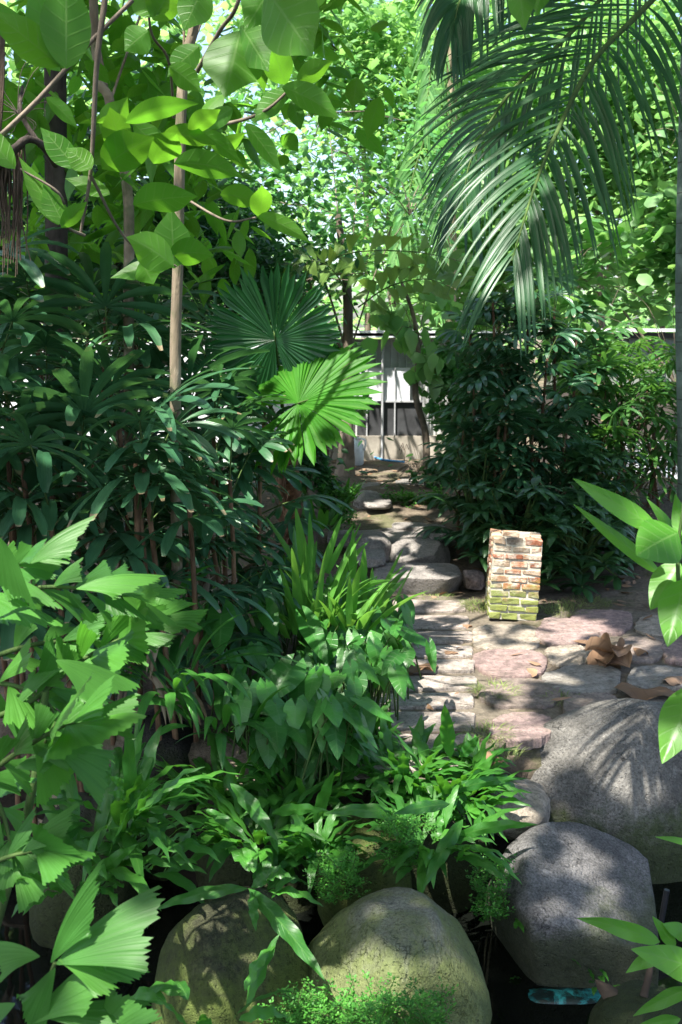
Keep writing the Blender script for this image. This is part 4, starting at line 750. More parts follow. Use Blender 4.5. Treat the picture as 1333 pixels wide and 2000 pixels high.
# ------------------------------------------------------------------ arrowhead plants
def arrowplant(label, cells, n, L=.125, mat='arrow', zr=(.12, .34)):
    x0, y0, x1, y1 = cells; c = gp((x0 + x1) / 2, (y0 + y1) / 2, .1); c[2] = 0; t = thing('arrowhead_plant', label, 'plant', c, 'arrowhead plants beside the plank paving'); st = MB(); acc = Acc()
    for k in range(n):
        x, y = rng.uniform(x0, x1), rng.uniform(y0, y1); z = rng.uniform(*zr) * (1 - .75 * max(0, (y - 1380) / 80)) ; p = gp(x, y, z); az = -math.pi / 2 + rng.normal(.35, .7); el = rng.uniform(-1.25, -.2)
        d = uv3(az, el); b = np.array([p[0] - math.cos(az) * .08 + rng.normal(0, .03), p[1] - math.sin(az) * .08 + .04, -.02]); tube(st, spline([b, (b + p) / 2 + [0, 0, .07], p], 7), [.004, .0025], 4)
        s = np.array([-math.sin(az), math.cos(az), rng.normal(0, .3)]); acc.add(p, d, s, L * rng.uniform(.65, 1.35), L * .34 * rng.uniform(.7, 1.2), .4)
    m = MB(); acc.emit(m, 'cord', n=12, v=(-1, -.7, -.35, 0, .35, .7, 1), fold=.12, wave=.08, wf=1.5, lobe=.26); mm_ = m; mm_.V += st.V; mm_.A += st.A; mm_.L += [l + m.n for l in st.L]; mm_.K += st.K; mm_.M += [k + 1 for k in st.M]; mm_.n += st.n; mm_.build('foliage', [M[mat], M['stem']], t)
for lb, ce, n in [(a_, b_, int(c_ * 1.9)) for a_, b_, c_ in (('arrowhead plant with the biggest leaves, left of the middle planks', (520, 1290, 640, 1440), 24), ('arrowhead plant spilling over the left ends of the upper planks', (690, 1170, 800, 1310), 46), ('sunlit arrowhead plant at the top of the patch beside the upright blades', (560, 1130, 700, 1220), 40),
    ('arrowhead plant at the upper left of the patch in half shade', (400, 1150, 540, 1260), 26), ('arrowhead plant hanging over the lower planks', (620, 1310, 715, 1440), 40), ('arrowhead plant in the centre of the patch', (590, 1210, 710, 1320), 44), ('arrowhead plant at the lower left of the patch in shade', (440, 1260, 560, 1380), 26), ('low arrowhead plant at the bottom of the patch above the strap ferns', (500, 1400, 700, 1480), 26))]:
    arrowplant(lb, ce, n)
ht = thing('arrowhead_plant', 'arrowhead plant showing a few large single heart leaves with pale veins', 'plant', gp(560, 1330, 0), 'arrowhead plants beside the plank paving')
hero(ht, [(432, 1200, 430, 1280, 3.9, 3.75, 32, .3, .1), (568, 1305, 530, 1370, 3.7, 3.6, 36, .3, .1), (550, 1400, 562, 1465, 3.6, 3.5, 27, .2, .1), (600, 1215, 640, 1300, 4.1, 3.9, 24, .2, .2), (840, 1265, 850, 1315, 4.1, 4.0, 13, .6, .1), (520, 1190, 540, 1245, 4.2, 4.1, 24, .3, .1), (660, 1400, 700, 1430, 3.6, 3.5, 26, .4, .2)], M['arrow'], prof='cord', wave=.06, lobe=.42, n=14)
# tiny-leaved artillery plants
def tiny(label, x0, y0, x1, y1, Yd, n, h=.05, r=.0048, group='cushions of tiny-leaved plants'):
    c = px((x0 + x1) / 2, (y0 + y1) / 2, Yd); t = thing('tiny_leaved_plant', label, 'plant', c, group); acc = Acc(); st = MB(); ns = n // 26
    for k in range(ns):
        x, y = rng.uniform(x0, x1), rng.uniform(y0, y1); b = px(x, y, Yd + rng.normal(0, .06)); a = rng.random() * 6.28; d = nz(uv3(a, rng.uniform(.2, 1.2)) + [0, -.4, 0]); L = h * rng.uniform(.7, 1.6)
        tube(st, [b, b + d * L * .5, b + d * L + [0, 0, -.006]], .0012, 3); f = rng.random(26); q = b + f[:, None] * d * L; a2 = rng.random(26) * 6.28; e = rng.uniform(-.2, .9, 26)
        D = np.stack([np.cos(a2) * np.cos(e), np.sin(a2) * np.cos(e), np.sin(e)], -1); q = q + D * rng.uniform(0, .014, 26)[:, None]; acc.add(q, D, np.stack([-np.sin(a2), np.cos(a2), np.zeros(26)], -1), r * 2 * rng.uniform(.6, 1.3, 26), r * .6, 0)
    m = MB(); acc.emit(m, 'round', n=3, v=(-1, 1), fold=0); m.V += st.V; m.A += st.A; m.L += [l + m.n for l in st.L]; m.K += st.K; m.M += [k + 1 for k in st.M]; m.n += st.n; m.build('foliage', [M['tiny'], M['stem']], t)
tiny('bright cushion of tiny leaves along the bottom edge in front of the egg-shaped stone', 570, 1950, 860, 2060, 2.42, 8500)
tiny('tiny-leaved plant trailing between the central fern clump and the egg-shaped stone', 620, 1680, 700, 1760, 3.0, 1800)
tiny('tiny-leaved plant on the small dark brown rock under the ferns', 745, 1600, 825, 1700, 3.12, 2000)
tiny('tiny-leaved plant hanging down in the gap left of the purplish boulder', 925, 1690, 985, 1790, 3.1, 2000)
tiny('tiny-leaved plant at the bottom edge right of the upright strap fern', 530, 1975, 600, 2040, 2.4, 1400)
tiny('fine green weeds in the round bed in the middle of the far path', 750, 968, 870, 1010, 8.2, 2600, .08, .014)
tiny('weeds crowding the left side of the far path below the brown stem', 600, 960, 690, 1040, 7.2, 2600, .1, .014)
# ------------------------------------------------------------------ right foreground sapling
rt = thing('broadleaf_sapling', 'sunlit young plant with large glossy yellow-green leaves entering at the right edge', 'plant', px(1390, 1750, 2.3))
m = MB(); tube(m, spline([px(1390, 1750, 2.3), px(1360, 1400, 2.2), px(1325, 1130, 2.2), px(1335, 980, 2.2)], 20), [.009, .006, .003], 7); m.build('stem', M['stem'], rt)
hero(rt, [(1285, 1035, 1120, 935, 2.2, 2.25, 26, .5, .1), (1325, 1040, 1245, 1085, 2.15, 2.1, 58, .3, .2), (1290, 1120, 1120, 985, 2.3, 2.4, 20, .8, .1), (1340, 1130, 1305, 1262, 2.15, 2.05, 44, .2, .2), (1360, 1340, 1295, 1490, 2.1, 2.0, 50, .3, .2), (1330, 1100, 1272, 1190, 2.25, 2.2, 40, .3, .2), (1330, 1060, 1265, 975, 2.3, 2.35, 15, .7, .3), (1338, 1060, 1320, 965, 2.2, 2.3, 20, .4, .1), (1335, 1050, 1430, 1010, 2.2, 2.2, 40, .3, .2), (1340, 1150, 1420, 1230, 2.2, 2.2, 40, .3, .2)], M['young'], prof='ovate', wave=.05, wf=1.5)
rt = thing('broadleaf_sapling', 'bright leaves poking in at the bottom right corner above the sodden leaf', 'plant', px(1400, 2000, 2.3))
m = MB(); tube(m, spline([px(1400, 2000, 2.3), px(1370, 1900, 2.3), px(1340, 1820, 2.3)], 20), [.007, .003], 7); m.build('stem', M['stem'], rt)
hero(rt, [(1390, 1905, 1235, 1855, 2.3, 2.3, 38, .3, .2), (1290, 1840, 1130, 1795, 2.45, 2.5, 22, .4, .3), (1300, 1855, 1225, 1900, 2.5, 2.5, 20, .4, .3), (1350, 1930, 1240, 1985, 2.4, 2.4, 20, .5, .3), (1320, 1850, 1275, 1790, 2.5, 2.5, 16, .5, .1), (1350, 1830, 1295, 1805, 2.5, 2.5, 20, .4, .2), (1360, 1650, 1280, 1635, 2.6, 2.6, 8, .4, .2), (1330, 1990, 1240, 2010, 2.3, 2.3, 15, .4, .3)], M['young'], prof='ovate', wave=.1, wf=2)

# ================================================================== TREES
def limbs(m, pts, r, k=8, jit=.08): tube(m, spline(pts, max(10, len(pts) * 5)), r, k, jit=jit)
# gaps cut into the crowns so that sun reaches chosen spots
BEAMS = []
def beam(x, y, Y, r): BEAMS.append((px(x, y, Y), r))
def inbeam(Cc):
    k = np.zeros(len(Cc), bool)
    for c, r in BEAMS:
        d = Cc - c; t = d @ TOSUN; q = np.linalg.norm(d - t[:, None] * TOSUN, axis=1); k |= (q < r) & (t > 0)
    return k
def crown(m, blobs, n, L, W, prof='ovate', clump=14, spread=.35, cull=True, droop=.5, dirdown=.2, nseg=4, v=(-1, 0, 1), frame_clear=False):
    vol = np.array([b[3] * b[4] * b[5] for b in blobs]); pick = rng.choice(len(blobs), max(1, n // clump), p=vol / vol.sum()); B = np.array(blobs)[pick]
    d = nz(rng.normal(0, 1, (len(pick), 3))) * (rng.random(len(pick)) ** .45)[:, None]; cc = B[:, :3] + d * B[:, 3:6]
    P = np.repeat(cc, clump, 0) + rng.normal(0, spread, (len(pick) * clump, 3)) * [1, 1, .6]
    if cull: P = P[~(inbeam(P) & (rng.random(len(P)) < .97))]
    k = len(P); a = rng.random(k) * 6.28; e = rng.normal(-dirdown, .45, k); D = np.stack([np.cos(a) * np.cos(e), np.sin(a) * np.cos(e), np.sin(e)], -1)
    s = np.stack([-np.sin(a), np.cos(a), rng.normal(0, .5, k)], -1)
    ribbons(m, P, D, s, L * rng.uniform(.6, 1.25, k), W * rng.uniform(.6, 1.25, k), prof, nseg, v, droop=droop, fold=.15, wave=.06, wf=1)
    return cc
def tree(name, label, trunk, r, bark_, mat, blobs, n, L, W, group=None, nl=5, cat='tree', **kw):
    t = thing(name, label, cat, trunk[0], group); m = MB(); limbs(m, trunk, r); top = np.array(trunk[-1])
    mc = MB(); cc = crown(mc, blobs, n, L, W, **kw)
    for b in list(blobs)[:nl * 3] if mat is not M['canopy'] or len(blobs) < 4 else []:
        mid = (np.array(trunk[len(trunk) // 2]) + np.array(b[:3])) / 2 + [0, 0, .2]; tube(m, spline([np.array(trunk[len(trunk) // 2]), mid, np.array(b[:3])], 10), [r[-1] * .35, r[-1] * .12], 6)
    for q in cc[::max(1, len(cc) // 30)]:
        b = min(blobs, key=lambda b: np.linalg.norm(np.array(b[:3]) - q)); tube(m, [np.array(b[:3]), (np.array(b[:3]) + q) / 2 + [0, 0, .05], q], [r[-1] * .22, .004], 4)
    m.build('trunk', bark_, t); mc.build('crown', mat, t); return t
def bl(x, y, Yd, rx, ry, rz): c = px(x, y, Yd); return (c[0], c[1], c[2], rx, ry, rz)

# beams: sunlit patches of the photograph
for b in ((860, 1200, 5.8, .26), (860, 1290, 5.0, .2), (990, 1240, 5.4, .30), (1000, 1120, 5.75, .24), (1100, 1230, 5.6, .2), (1130, 1285, 5.0, .2), (1010, 1350, 4.6, .14), (880, 1400, 4.2, .18), (1020, 1290, 4.95, .12),
          (1130, 1410, 4.1, .13), (1080, 1450, 4.0, .09), (1200, 1400, 4.1, .08), (1060, 1560, 3.7, .06), (1000, 1580, 3.65, .13), (1150, 1530, 3.8, .04), (1280, 1330, 4.7, .14),
          (1010, 1660, 3.2, .07), (1100, 1680, 3.1, .06), (1180, 1720, 3.1, .09), (1130, 1760, 3.0, .05), (1230, 1770, 3.1, .05), (1040, 1740, 3.05, .05),
          (740, 1800, 2.7, .13), (680, 1880, 2.6, .07), (830, 1790, 2.8, .06), (690, 1990, 2.4, .2), (400, 1860, 2.6, .05), (540, 1900, 2.5, .07),
          (600, 1080, 5.0, .28), (690, 1180, 4.8, .3), (760, 1220, 4.7, .2), (620, 1280, 4.2, .12), (890, 1560, 3.4, .2), (850, 1500, 3.5, .12), (610, 1560, 3.2, .12), (500, 1580, 3.0, .1), (640, 1700, 3.0, .1), (880, 1640, 3.1, .12), (800, 1640, 3.1, .08),
          (190, 1860, 1.72, .16), (80, 1900, 1.72, .1), (190, 1400, 1.95, .14), (60, 1480, 1.95, .14), (170, 1180, 2.2, .2), (280, 1180, 2.3, .14), (60, 1200, 2.2, .2), (60, 1700, 2.0, .05), (40, 1050, 2.1, .12),
          (1300, 1080, 2.15, .16), (1330, 1200, 2.1, .12), (1320, 1420, 2.05, .12), (1200, 990, 2.2, .08), (1300, 1870, 2.3, .09), (640, 760, 4.7, .12), (545, 610, 4.9, .07), (720, 720, 4.6, .12),
          (1100, 370, 3.2, .1), (1010, 500, 3.0, .16), (1050, 300, 3.1, .05), (920, 960, 6.6, .08), (800, 930, 9.0, .3), (720, 910, 9.6, .3), (790, 1070, 6.8, .07), (820, 1110, 6.3, .1), (1180, 820, 7.8, .45), (1270, 780, 8.1, .3), (1160, 700, 8.0, .3), (1060, 680, 7.4, .08), (700, 1000, 7.8, .2), (800, 1010, 8.0, .12),
          (200, 560, 4.5, .05), (400, 480, 3.6, .1), (540, 400, 3.8, .1), (300, 280, 3, .15), (560, 200, 3.4, .15), (100, 250, 3, .15), (1290, 930, 9.2, .5), (100, 60, 3, .3), (400, 240, 3.4, .25), (250, 60, 3.2, .3), (560, 60, 3, .3), (200, 330, 3.2, .25), (340, 480, 3.3, .2), (520, 200, 3.4, .3), (860, 1240, 5.4, .3), (1080, 1270, 5.0, .3), (1000, 1140, 5.7, .3), (1060, 1330, 4.6, .15), (800, 1190, 5.6, .3), (760, 740, 10.7, .5), (700, 800, 10.7, .4), (780, 650, 10.7, .9), (860, 720, 10.7, .4), (1230, 640, 10.4, .9), (300, 740, 10.4, .7), (1070, 1400, 4.1, .12), (1200, 1480, 3.8, .07), (1080, 1520, 3.75, .07), (1120, 1660, 3.2, .08), (1200, 1790, 3.0, .08), (980, 1690, 3.1, .06), (760, 1850, 2.6, .08), (650, 1850, 2.7, .06), (1000, 1420, 4.3, .15), (900, 1330, 4.7, .25)):
    beam(*b)
for b in ((1000, 1575, 3.6, .16), (770, 1030, 7.5, .3), (140, 640, 4.5, .1), (30, 600, 4.5, .1), (230, 760, 4.4, .1), (100, 880, 4.0, .12), (250, 1000, 3.9, .12), (180, 940, 3.9, .1), (420, 820, 4.8, .1), (480, 900, 4.7, .1), (20, 800, 4.2, .1), (350, 1000, 4.3, .1), (60, 1000, 3.9, .1), (200, 1060, 3.8, .08), (150, 1250, 2.1, .34), (1000, 1100, 5.75, .36), (860, 1340, 4.7, .36), (1180, 1260, 5.2, .3), (860, 1180, 5.8, .36), (1060, 1300, 4.9, .3), (1150, 1440, 3.9, .1), (1100, 1500, 3.75, .06), (1220, 1420, 4.0, .06), (860, 1250, 5.2, .35), (1000, 1250, 5.3, .35), (1130, 1230, 5.5, .25), (1270, 1330, 4.7, .18), (1010, 1400, 4.3, .16), (150, 1120, 2.3, .2), (640, 900, 5.6, .1), (90, 1460, 1.95, .2), (800, 1075, 6.8, .25), (820, 1130, 6.3, .25), (120, 700, 4.5, .12), (200, 880, 4.2, .12), (300, 820, 4.6, .1), (400, 900, 4.6, .1), (60, 850, 4.0, .1), (690, 1240, 4.5, .42), (500, 1620, 3.2, .2), (880, 1560, 3.4, .28), (640, 1060, 5.1, .3), (780, 980, 7.8, .35), (790, 920, 9.2, .4), (720, 1060, 7.2, .15), (1050, 200, 3.3, .12), (960, 440, 3.1, .15), (180, 800, 4.3, .08), (60, 700, 4.3, .07), (300, 930, 4.2, .1), (1240, 1280, 5.0, .2), (400, 1450, 3.6, .1), (250, 1600, 2.8, .1), (1000, 650, 7.4, .12), (1000, 850, 7.0, .1), (1080, 1000, 6.4, .12)): beam(*b)

for k in range(34): beam(rng.uniform(0, 520), rng.uniform(580, 1150), rng.uniform(3.9, 5.0), rng.uniform(.05, .09))
for k in range(24): beam(rng.uniform(870, 1180), rng.uniform(640, 1120), rng.uniform(6.2, 7.4), rng.uniform(.05, .1))
# --- left trees
t1 = tree('tree', 'thick dark grey trunk at the left rising out of the lady palms', [px(112, 1200, 5.0) * [1, 1, 0], px(112, 800, 5.0), px(110, 400, 5.0), px(108, 0, 5.0), px(112, -700, 5.2), px(130, -1400, 5.6)], [.06, .053, .05, .04], M['barkdark'], M['canopy'],
          [(-2.6, 5.5, 6.2, 2.2, 2.0, .9), (-1.0, 4.4, 6.4, 1.6, 1.6, .9), (-3.4, 3.4, 6.0, 1.6, 1.6, .8)], 3200, .22, .065)
t2 = tree('tree', 'slim pale brown trunk, the nearest and tallest stem left of the fan palm', [px(343, 1180, 4.05) * [1, 1, 0], px(343, 780, 4.05), px(348, 500, 4.05), px(352, 300, 4.05), px(360, 130, 4.05), px(384, 0, 4.05), px(400, -500, 4.1), px(420, -1400, 4.2)], [.023, .021, .019, .015], M['barkpale'], M['canopy'],
          [(-.6, 4.6, 5.6, 1.5, 1.5, .7), (.6, 3.4, 5.9, 1.5, 1.5, .8), (.4, 6.2, 5.6, 1.5, 1.2, .6)], 4200, .2, .06)
t3 = tree('tree', 'slim pinkish brown trunk behind and left of the nearest pale stem', [px(252, 1150, 4.8) * [1, 1, 0], px(252, 650, 4.8), px(250, 380, 4.8), px(215, 200, 4.8), px(185, 60, 4.8), px(170, -800, 5.0)], [.026, .023, .018], M['barkpale'], M['canopy'],
          [(-1.8, 6.6, 4.9, 1.4, 1.3, .6), (-.5, 7.2, 5.2, 1.4, 1.2, .6)], 2600, .2, .06)
t4 = tree('tree', 'black shaded trunk in the undergrowth between the two slim left trunks', [px(240, 1000, 8.5) * [1, 1, 0] + [0, 0, .3], px(238, 700, 8.5), px(232, 400, 8.5), px(236, 250, 8.5)], [.08, .07, .055], M['barkdark'], M['darktree'],
          [bl(180, 350, 8.6, 1.1, .6, .7), bl(320, 420, 8.8, .8, .6, .6), bl(80, 500, 8.4, .9, .6, .5)], 5200, .1, .032)
t5 = tree('tree', 'short brown-barked tree trunk in the middle distance right of the fan palm', [px(674, 935, 9.4) * [1, 1, 0] + [0, 0, .28], px(678, 850, 9.4), px(680, 700, 9.4), px(678, 560, 9.4), px(660, 420, 9.5)], [.10, .055, .045, .03], M['bark'], M['shrub'],
          [bl(560, 400, 9.6, 1.0, .7, .7), bl(700, 330, 9.9, 1.0, .7, .7), bl(480, 500, 9.4, .6, .5, .4), bl(640, 220, 10.2, .9, .6, .5), bl(600, 520, 9.3, .8, .5, .3), bl(800, 420, 9.8, .5, .5, .5)], 12000, .105, .028, prof='lance', clump=20, spread=.14)
t6 = tree('tree', 'thin crooked sapling in front of the shed with a few round hanging leaves', [px(832, 940, 9.2) * [1, 1, 0] + [0, 0, .3], px(832, 850, 9.2), px(812, 770, 9.2), px(818, 690, 9.2), px(806, 610, 9.2), px(780, 540, 9.2)], [.035, .026, .012], M['bark'], M['bgtree'],
          [bl(800, 640, 9.1, .22, .1, .15), bl(850, 690, 9.1, .22, .1, .12), bl(830, 760, 9.1, .16, .08, .12), bl(760, 600, 9.1, .25, .15, .12), bl(840, 580, 9.1, .3, .2, .12)], 64, .2, .085, clump=5, spread=.1, dirdown=1.0)
# aerial roots at the far left
ar = thing('hanging_root', 'bundle of brown aerial roots hanging at the left edge from a curved dark branch', 'root', px(15, 600, 3.6)); m = MB()
for k in range(90):
    x = rng.uniform(-60, 50); y0 = rng.uniform(280, 340); y1 = rng.uniform(430, 545) if x > 5 else rng.uniform(300, 500); tube(m, spline([px(x, y0, 3.6 + rng.normal(0, .05)), px(x + rng.normal(0, 5), (y0 + y1) / 2, 3.6), px(x + rng.normal(0, 7), y1, 3.6)], 6), [.0035, .0015], 4, jit=.4)
for k in range(40):
    x = rng.uniform(-60, 12); tube(m, spline([px(x, 60, 3.6), px(x + rng.normal(0, 5), 160, 3.6), px(x * .6 - 6, rng.uniform(220, 330), 3.6)], 6), [.005, .003], 4)
m.build('roots', M['root'], ar); m = MB(); tube(m, spline([px(-60, 250, 3.6), px(-20, 330, 3.6), px(30, 290, 3.55), px(55, 272, 3.55), px(85, 285, 3.6), px(110, 320, 3.7)], 24), [.02, .015, .012, .016], 8, jit=.2)
tube(m, spline([px(80, 285, 3.6), px(50, 240, 3.6), px(40, 205, 3.6), px(45, 170, 3.7)], 14), [.01, .006], 6, jit=.2)
for k in range(16):
    a = rng.uniform(0, 6.28); tube(m, spline([px(35, 220, 3.6), px(35 + 50 * math.cos(a), 200 + 60 * math.sin(a), 3.6), px(35 + 70 * math.cos(a + .5), 180 + 100 * math.sin(a + .3), 3.6)], 8), [.002, .001], 3)
m.build('branch', M['barkdark'], ar)

# --- broad-leaved young tree, upper left
bt = thing('broadleaf_tree', 'young tree with very large soft backlit leaves filling the upper left', 'tree', px(-170, 1300, 3.6) * [1, 1, 0] + [0, 0, -.8])
bo = MB.origin(bt); m = MB()
limbs(m, [bo, px(-120, 900, 3.4), px(-160, 300, 3.2), px(-60, -300, 3.1), px(120, -420, 3.1), px(230, -300, 3.1)], [.03, .025, .016, .01]); limbs(m, [px(230, -300, 3.1), px(210, -40, 3.1), px(190, 120, 3.1), px(178, 330, 3.15), px(158, 455, 3.2)], [.010, .008, .004])
limbs(m, [px(176, 340, 3.15), px(250, 470, 3.3), px(345, 520, 3.4)], [.005, .003]); limbs(m, [px(165, 460, 3.2), px(130, 440, 3.1), px(118, 380, 3.0), px(40, 330, 3.0)], [.005, .003])
limbs(m, [px(385, 140, 3.7), px(430, 60, 3.6), px(465, 5, 3.5), px(500, -150, 3.4)], [.008, .006]); limbs(m, [px(360, 250, 3.8), px(450, 240, 3.6), px(520, 215, 3.5), px(580, 160, 3.5)], [.007, .004])
limbs(m, [px(-60, 320, 3.2), px(60, 210, 3.1), px(170, 90, 3.1), px(260, 0, 3.1)], [.008, .006]); limbs(m, [px(340, 230, 3.8), px(330, 120, 3.6), px(295, 60, 3.5), px(290, -60, 3.4)], [.005, .004]); limbs(m, [px(350, 380, 3.7), px(440, 430, 3.6), px(500, 425, 3.5)], [.005, .003])
m.build('branches', M['bark'], bt)
S_ = [(120, 130, -20, 20, 2.6, 2.5, 40, .2, .1), (125, 135, 60, -40, 2.6, 2.6, 45, .4, .1), (130, 135, 130, -60, 2.5, 2.5, 55, .1, .05), (120, 140, -60, -20, 2.7, 2.6, 35, .5, .2), (60, 80, -40, 10, 2.8, 2.8, 30, .6, .1),
 (245, 240, 385, 205, 3.0, 3.0, 27, .5, .5), (240, 300, 215, 210, 3.2, 3.1, 33, .2, .1), (205, 270, 250, 190, 3.3, 3.3, 34, .3, .1), (260, 400, 385, 385, 3.0, 2.9, 40, .7, .2), (340, 520, 250, 465, 3.2, 3.1, 42, .5, .4), (340, 525, 335, 405, 3.4, 3.4, 45, .3, .05), (330, 500, 415, 500, 3.4, 3.4, 34, .4, .5),
 (330, 520, 220, 545, 3.4, 3.4, 24, .5, .4), (275, 510, 300, 555, 3.2, 3.2, 36, .5, .2), (125, 440, 85, 360, 3.0, 3.0, 27, .3, .1), (120, 445, 170, 395, 3.0, 3.0, 20, .3, .2), (115, 440, 40, 310, 3.0, 3.0, 26, .4, .3), (150, 330, 80, 250, 3.1, 3.1, 30, .3, .2), (180, 330, 130, 290, 3.1, 3.1, 28, .3, .3),
 (200, 330, 300, 270, 3.2, 3.1, 45, .3, .3), (300, 320, 345, 262, 3.3, 3.2, 40, .4, .3), (370, 260, 430, 215, 3.3, 3.2, 24, .5, .3), (320, 260, 420, 285, 3.3, 3.3, 26, .6, .4), (340, 320, 470, 350, 3.4, 3.3, 34, .5, .5), (390, 255, 470, 320, 3.4, 3.4, 22, .5, .3), (480, 240, 548, 335, 3.4, 3.4, 22, .3, .2), (430, 380, 510, 400, 3.5, 3.5, 28, .5, .4), (510, 425, 512, 362, 3.4, 3.3, 26, .4, .1), (500, 422, 602, 478, 3.4, 3.3, 20, .4, .5),
 (470, 60, 440, 190, 3.0, 2.9, 66, .2, .1), (470, 50, 525, 140, 3.0, 2.9, 40, .3, .1), (520, -20, 610, 110, 2.6, 2.5, 72, .2, .1), (560, -60, 480, 60, 2.8, 2.7, 50, .3, .2), (640, -60, 560, 20, 2.8, 2.8, 45, .3, .2), (560, 165, 528, 85, 3.4, 3.3, 34, .3, .1), (550, 170, 660, 235, 3.4, 3.3, 30, .3, .4), (580, 160, 650, 120, 3.5, 3.5, 24, .3, .2), (560, 175, 500, 240, 3.5, 3.5, 25, .3, .4), (455, 210, 400, 255, 3.4, 3.4, 22, .4, .3),
 (290, 60, 245, 100, 3.3, 3.3, 34, .3, .2), (300, 40, 345, -40, 3.3, 3.3, 40, .3, .1), (310, 30, 260, -30, 3.3, 3.3, 36, .3, .1), (330, 130, 390, 180, 3.5, 3.5, 28, .3, .4), (390, 90, 330, 150, 3.6, 3.6, 30, .3, .3), (215, 380, 130, 350, 3.2, 3.2, 22, .5, .4), (260, 240, 330, 320, 3.4, 3.4, 30, .3, .3), (190, 240, 240, 232, 3.2, 3.2, 10, .8, .3), (400, -30, 360, 60, 3.3, 3.3, 40, .3, .2), (420, 310, 480, 260, 3.5, 3.5, 20, .5, .3), (1010, -60, 1025, 60, 2.4, 2.35, 30, .2, .1), (1060, -60, 1050, 30, 2.4, 2.35, 26, .2, .1), (30, 330, -60, 230, 3.1, 3.1, 30, .3, .2), (90, 190, 150, 250, 3.2, 3.2, 18, .4, .3)]
hero(bt, [(a_, b_, c_, d_, e_, f_, g_ * .84, h_, i_) for a_, b_, c_, d_, e_, f_, g_, h_, i_ in S_], M['teak'], prof='teak', wave=.07, wf=1.5, n=14)
mm = MB(); crown(mm, [bl(250, 120, 5.4, .9, .4, .8), bl(60, 250, 5.2, .6, .4, .8), bl(480, 150, 5.4, .7, .4, .6), bl(400, 400, 5.4, .6, .3, .4), bl(200, 440, 5.4, .6, .3, .4), bl(260, 150, 4.5, .9, .3, .6), bl(300, 280, 6.0, 1.1, .4, .9)], 1250, .2, .042, 'teak', clump=5, spread=.16, cull=True, dirdown=.35, nseg=9, v=(-1, -.5, 0, .5, 1)); mm.build('foliage', M['teak'], bt)

# --- undergrowth and trees behind
GB = 'trees and shrubs behind the garden'
def bgt(label, x, ybase, Yd, blobs, n, L, W, mat, r=.06, **kw):
    g = px(x, ybase, Yd); g[2] = float(gz(g[0], g[1])) if Yd < 12 else .3; b0_ = np.array(blobs[0][:3])
    return tree(kw.pop('name', 'tree'), label, [g, g + (b0_ - g) * .5 + [.05, 0, 0], b0_ - [0, 0, .2]], [r, r * .7, r * .5], M['bark'], M[mat], blobs, n, L, W, GB, **kw)
bgt('dark leafy shrub in the shade behind the lady palms at far left', 40, 800, 7.6, [bl(20, 620, 7.8, .9, .5, .7), bl(160, 560, 8, .7, .5, .6), bl(-60, 420, 8, .8, .5, .7)], 5200, .11, .03, 'darktree', name='shrub')
bgt('small-leaved dark shrub behind the broad fan of the fan palm', 430, 850, 7.6, [bl(450, 560, 8.2, .7, .4, .5), bl(400, 450, 8.6, .6, .5, .5), bl(560, 560, 8.6, .7, .4, .35)], 7500, .075, .02, 'darktree', name='shrub', clump=18, spread=.12)
bgt('loose bush with mid-green leaves hiding the right end of the shed', 905, 930, 8.9, [bl(890, 760, 9.2, .22, .2, .35), bl(900, 850, 9.1, .22, .2, .25), bl(880, 690, 9.3, .18, .15, .15)], 1500, .1, .032, 'shrub', r=.012, name='shrub', clump=10, spread=.08)
bgt('leafy bush between the garden wall and the left end of the shed', 640, 930, 9.6, [bl(650, 760, 9.8, .28, .2, .4), bl(690, 690, 9.9, .2, .15, .12), bl(600, 700, 9.9, .4, .2, .3)], 2400, .1, .032, 'shrub', r=.012, name='shrub', clump=10, spread=.08)
bgt('bush with rounded leaves in front of the dark corrugated fence at right', 1180, 900, 8.9, [bl(1170, 720, 9.2, .25, .2, .25), bl(1130, 680, 9.3, .25, .2, .2), bl(1290, 720, 9.0, .15, .15, .12)], 1100, .12, .042, 'bgtree', r=.012, name='shrub', clump=9, spread=.1)
bgt('dark low shrub under the fan palm beside the far path', 600, 1000, 7.0, [bl(600, 880, 7.2, .32, .3, .22), bl(640, 950, 7.4, .25, .25, .16)], 3000, .07, .019, 'darktree', name='shrub', clump=18, spread=.1)
bgt('small upright bush with dark oval leaves in front of the shed base', 815, 950, 8.8, [bl(815, 920, 8.8, .22, .15, .14), bl(790, 880, 8.8, .1, .1, .1), bl(770, 860, 8.8, .06, .06, .05)], 620, .09, .03, 'darktree', r=.012, name='shrub', clump=12, spread=.06)
bgt('round-leaved tree hanging over the corrugated fence at right', 1400, 900, 8.8, [bl(1220, 560, 8.9, .7, .3, .25), bl(1300, 480, 9.1, .6, .4, .5), bl(1180, 470, 9.3, .5, .3, .4), bl(1340, 260, 9.4, .6, .4, .6), bl(1120, 610, 8.9, .25, .2, .12), bl(1250, 610, 8.8, .4, .2, .12), bl(1320, 600, 8.9, .3, .2, .16), bl(900, 620, 9.3, .35, .2, .15)], 3200, .15, .055, 'bgtree', r=.02, prof='round', clump=9, spread=.15)
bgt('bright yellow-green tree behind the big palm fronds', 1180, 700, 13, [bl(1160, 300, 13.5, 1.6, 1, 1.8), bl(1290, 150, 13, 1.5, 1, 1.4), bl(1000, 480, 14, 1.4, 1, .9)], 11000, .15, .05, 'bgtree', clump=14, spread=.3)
bgt('sunny light green tree rising above the path in the centre background', 760, 700, 12.5, [bl(760, 380, 12.6, 1.3, .8, .8), bl(820, 160, 13, 1.2, .9, 1.0), bl(660, 100, 13, 1.1, .8, 1.0), bl(700, 560, 12.2, 1.2, .5, .4)], 6000, .14, .048, 'bgtree', clump=16, spread=.22)
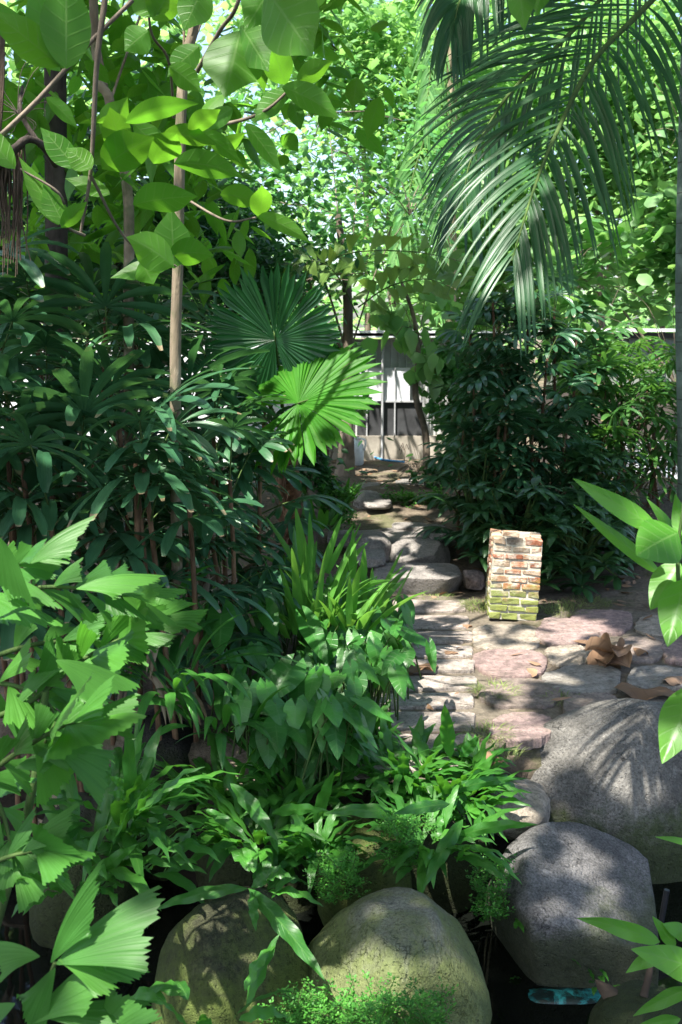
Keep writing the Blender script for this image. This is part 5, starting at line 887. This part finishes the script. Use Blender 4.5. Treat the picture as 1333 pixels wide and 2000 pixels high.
bgt('pale airy tree high in the centre background', 720, 700, 16, [bl(700, 60, 16.5, 2.2, 1.2, 1.6), bl(860, 250, 17, 1.8, 1.2, 1.3), bl(760, -120, 16, 2.5, 1.2, 1.0)], 5200, .19, .06, 'bgpale', clump=16, spread=.32)
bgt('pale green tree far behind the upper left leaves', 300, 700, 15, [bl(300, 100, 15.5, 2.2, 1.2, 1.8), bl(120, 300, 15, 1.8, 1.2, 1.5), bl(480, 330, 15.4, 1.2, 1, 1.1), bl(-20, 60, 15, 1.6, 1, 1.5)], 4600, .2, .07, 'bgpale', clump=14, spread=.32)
bgt('bright tree beyond the white wall at left', 120, 800, 12, [bl(60, 480, 12, 1.4, .6, .8), bl(280, 540, 12, 1.2, .6, .6), bl(480, 620, 12, .9, .5, .35)], 6500, .13, .045, 'bgtree', clump=12, spread=.2)
bgt('green tree behind the shed roof right of the centre', 980, 700, 15, [bl(960, 500, 15, 1.8, 1, .9), bl(1060, 120, 15, 1.8, 1, 1.6), bl(880, 580, 13.5, .8, .5, .4)], 6500, .18, .06, 'bgtree', clump=14, spread=.3)
bgt('tree in the far right corner beyond the fence', 1300, 700, 16, [bl(1280, 400, 16, 1.8, 1, 2.0), bl(1420, 200, 16, 1.8, 1, 2.2)], 9000, .15, .055, 'bgtree', clump=12, spread=.3)
# far wood: reads as one mass
m = MB(); far = []
for k in range(34): far.append((rng.uniform(-15, 15), rng.uniform(23, 30), rng.uniform(.5, 4.6), 2.4, 1.5, 1.6))
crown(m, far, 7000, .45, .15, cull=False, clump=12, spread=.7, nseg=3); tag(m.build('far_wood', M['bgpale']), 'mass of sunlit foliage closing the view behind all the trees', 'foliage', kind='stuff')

# --- canopy over the garden: unseen trees added for shade, leaves cut along BEAMS
def ctree(label, bx, by, blobs, n):
    top = (blobs[0][0], blobs[0][1], blobs[0][2] - .4); tree('tree', label, [(bx, by, -.05 + float(gz(bx, by))), ((bx + top[0]) / 2 + .1, (by + top[1]) / 2, 2.6), top], [.12, .09, .06], M['bark'], M['canopy'], blobs, n, .24, .075, 'shade trees around the garden', clump=12, spread=.28)
ctree('shade tree standing outside the picture at right, crown over the pond', 3.6, 2.6, [(1.6, 2.2, 6.3, 2.2, 2.0, .7), (2.6, 4.4, 6.2, 2.0, 1.8, .7), (.2, 1.6, 6.8, 1.8, 1.8, .6)], 6120)
ctree('shade tree standing outside the picture at left, crown over the bank', -3.9, 1.8, [(-1.9, 1.4, 6.3, 2.2, 2.2, .7), (-2.4, 3.6, 6.6, 1.8, 1.8, .6), (-.6, 3.2, 7.2, 2.0, 1.6, .6)], 6120)
ctree('shade tree standing outside the picture behind the viewer', -1.6, -3.4, [(-1.0, -1.4, 6.2, 2.6, 2.0, .7), (1.4, -1.2, 6.4, 2.4, 2.2, .7), (-3.6, -.6, 6.4, 2.0, 2.2, .7)], 6460)
ctree('shade tree standing outside the picture at far right beside the paving', 4.4, 6.6, [(2.8, 6.4, 6.0, 1.9, 1.8, .6), (1.2, 5.4, 6.6, 1.9, 1.6, .6), (3.6, 8.6, 6.0, 1.6, 1.4, .6)], 5100)
ctree('shade tree standing outside the picture at far left behind the lady palms', -4.6, 6.0, [(-3.4, 6.4, 6.2, 2.0, 1.8, .6), (-1.6, 5.6, 7.0, 2.0, 1.6, .6), (-4.2, 3.0, 6.4, 1.8, 1.8, .6)], 5100)
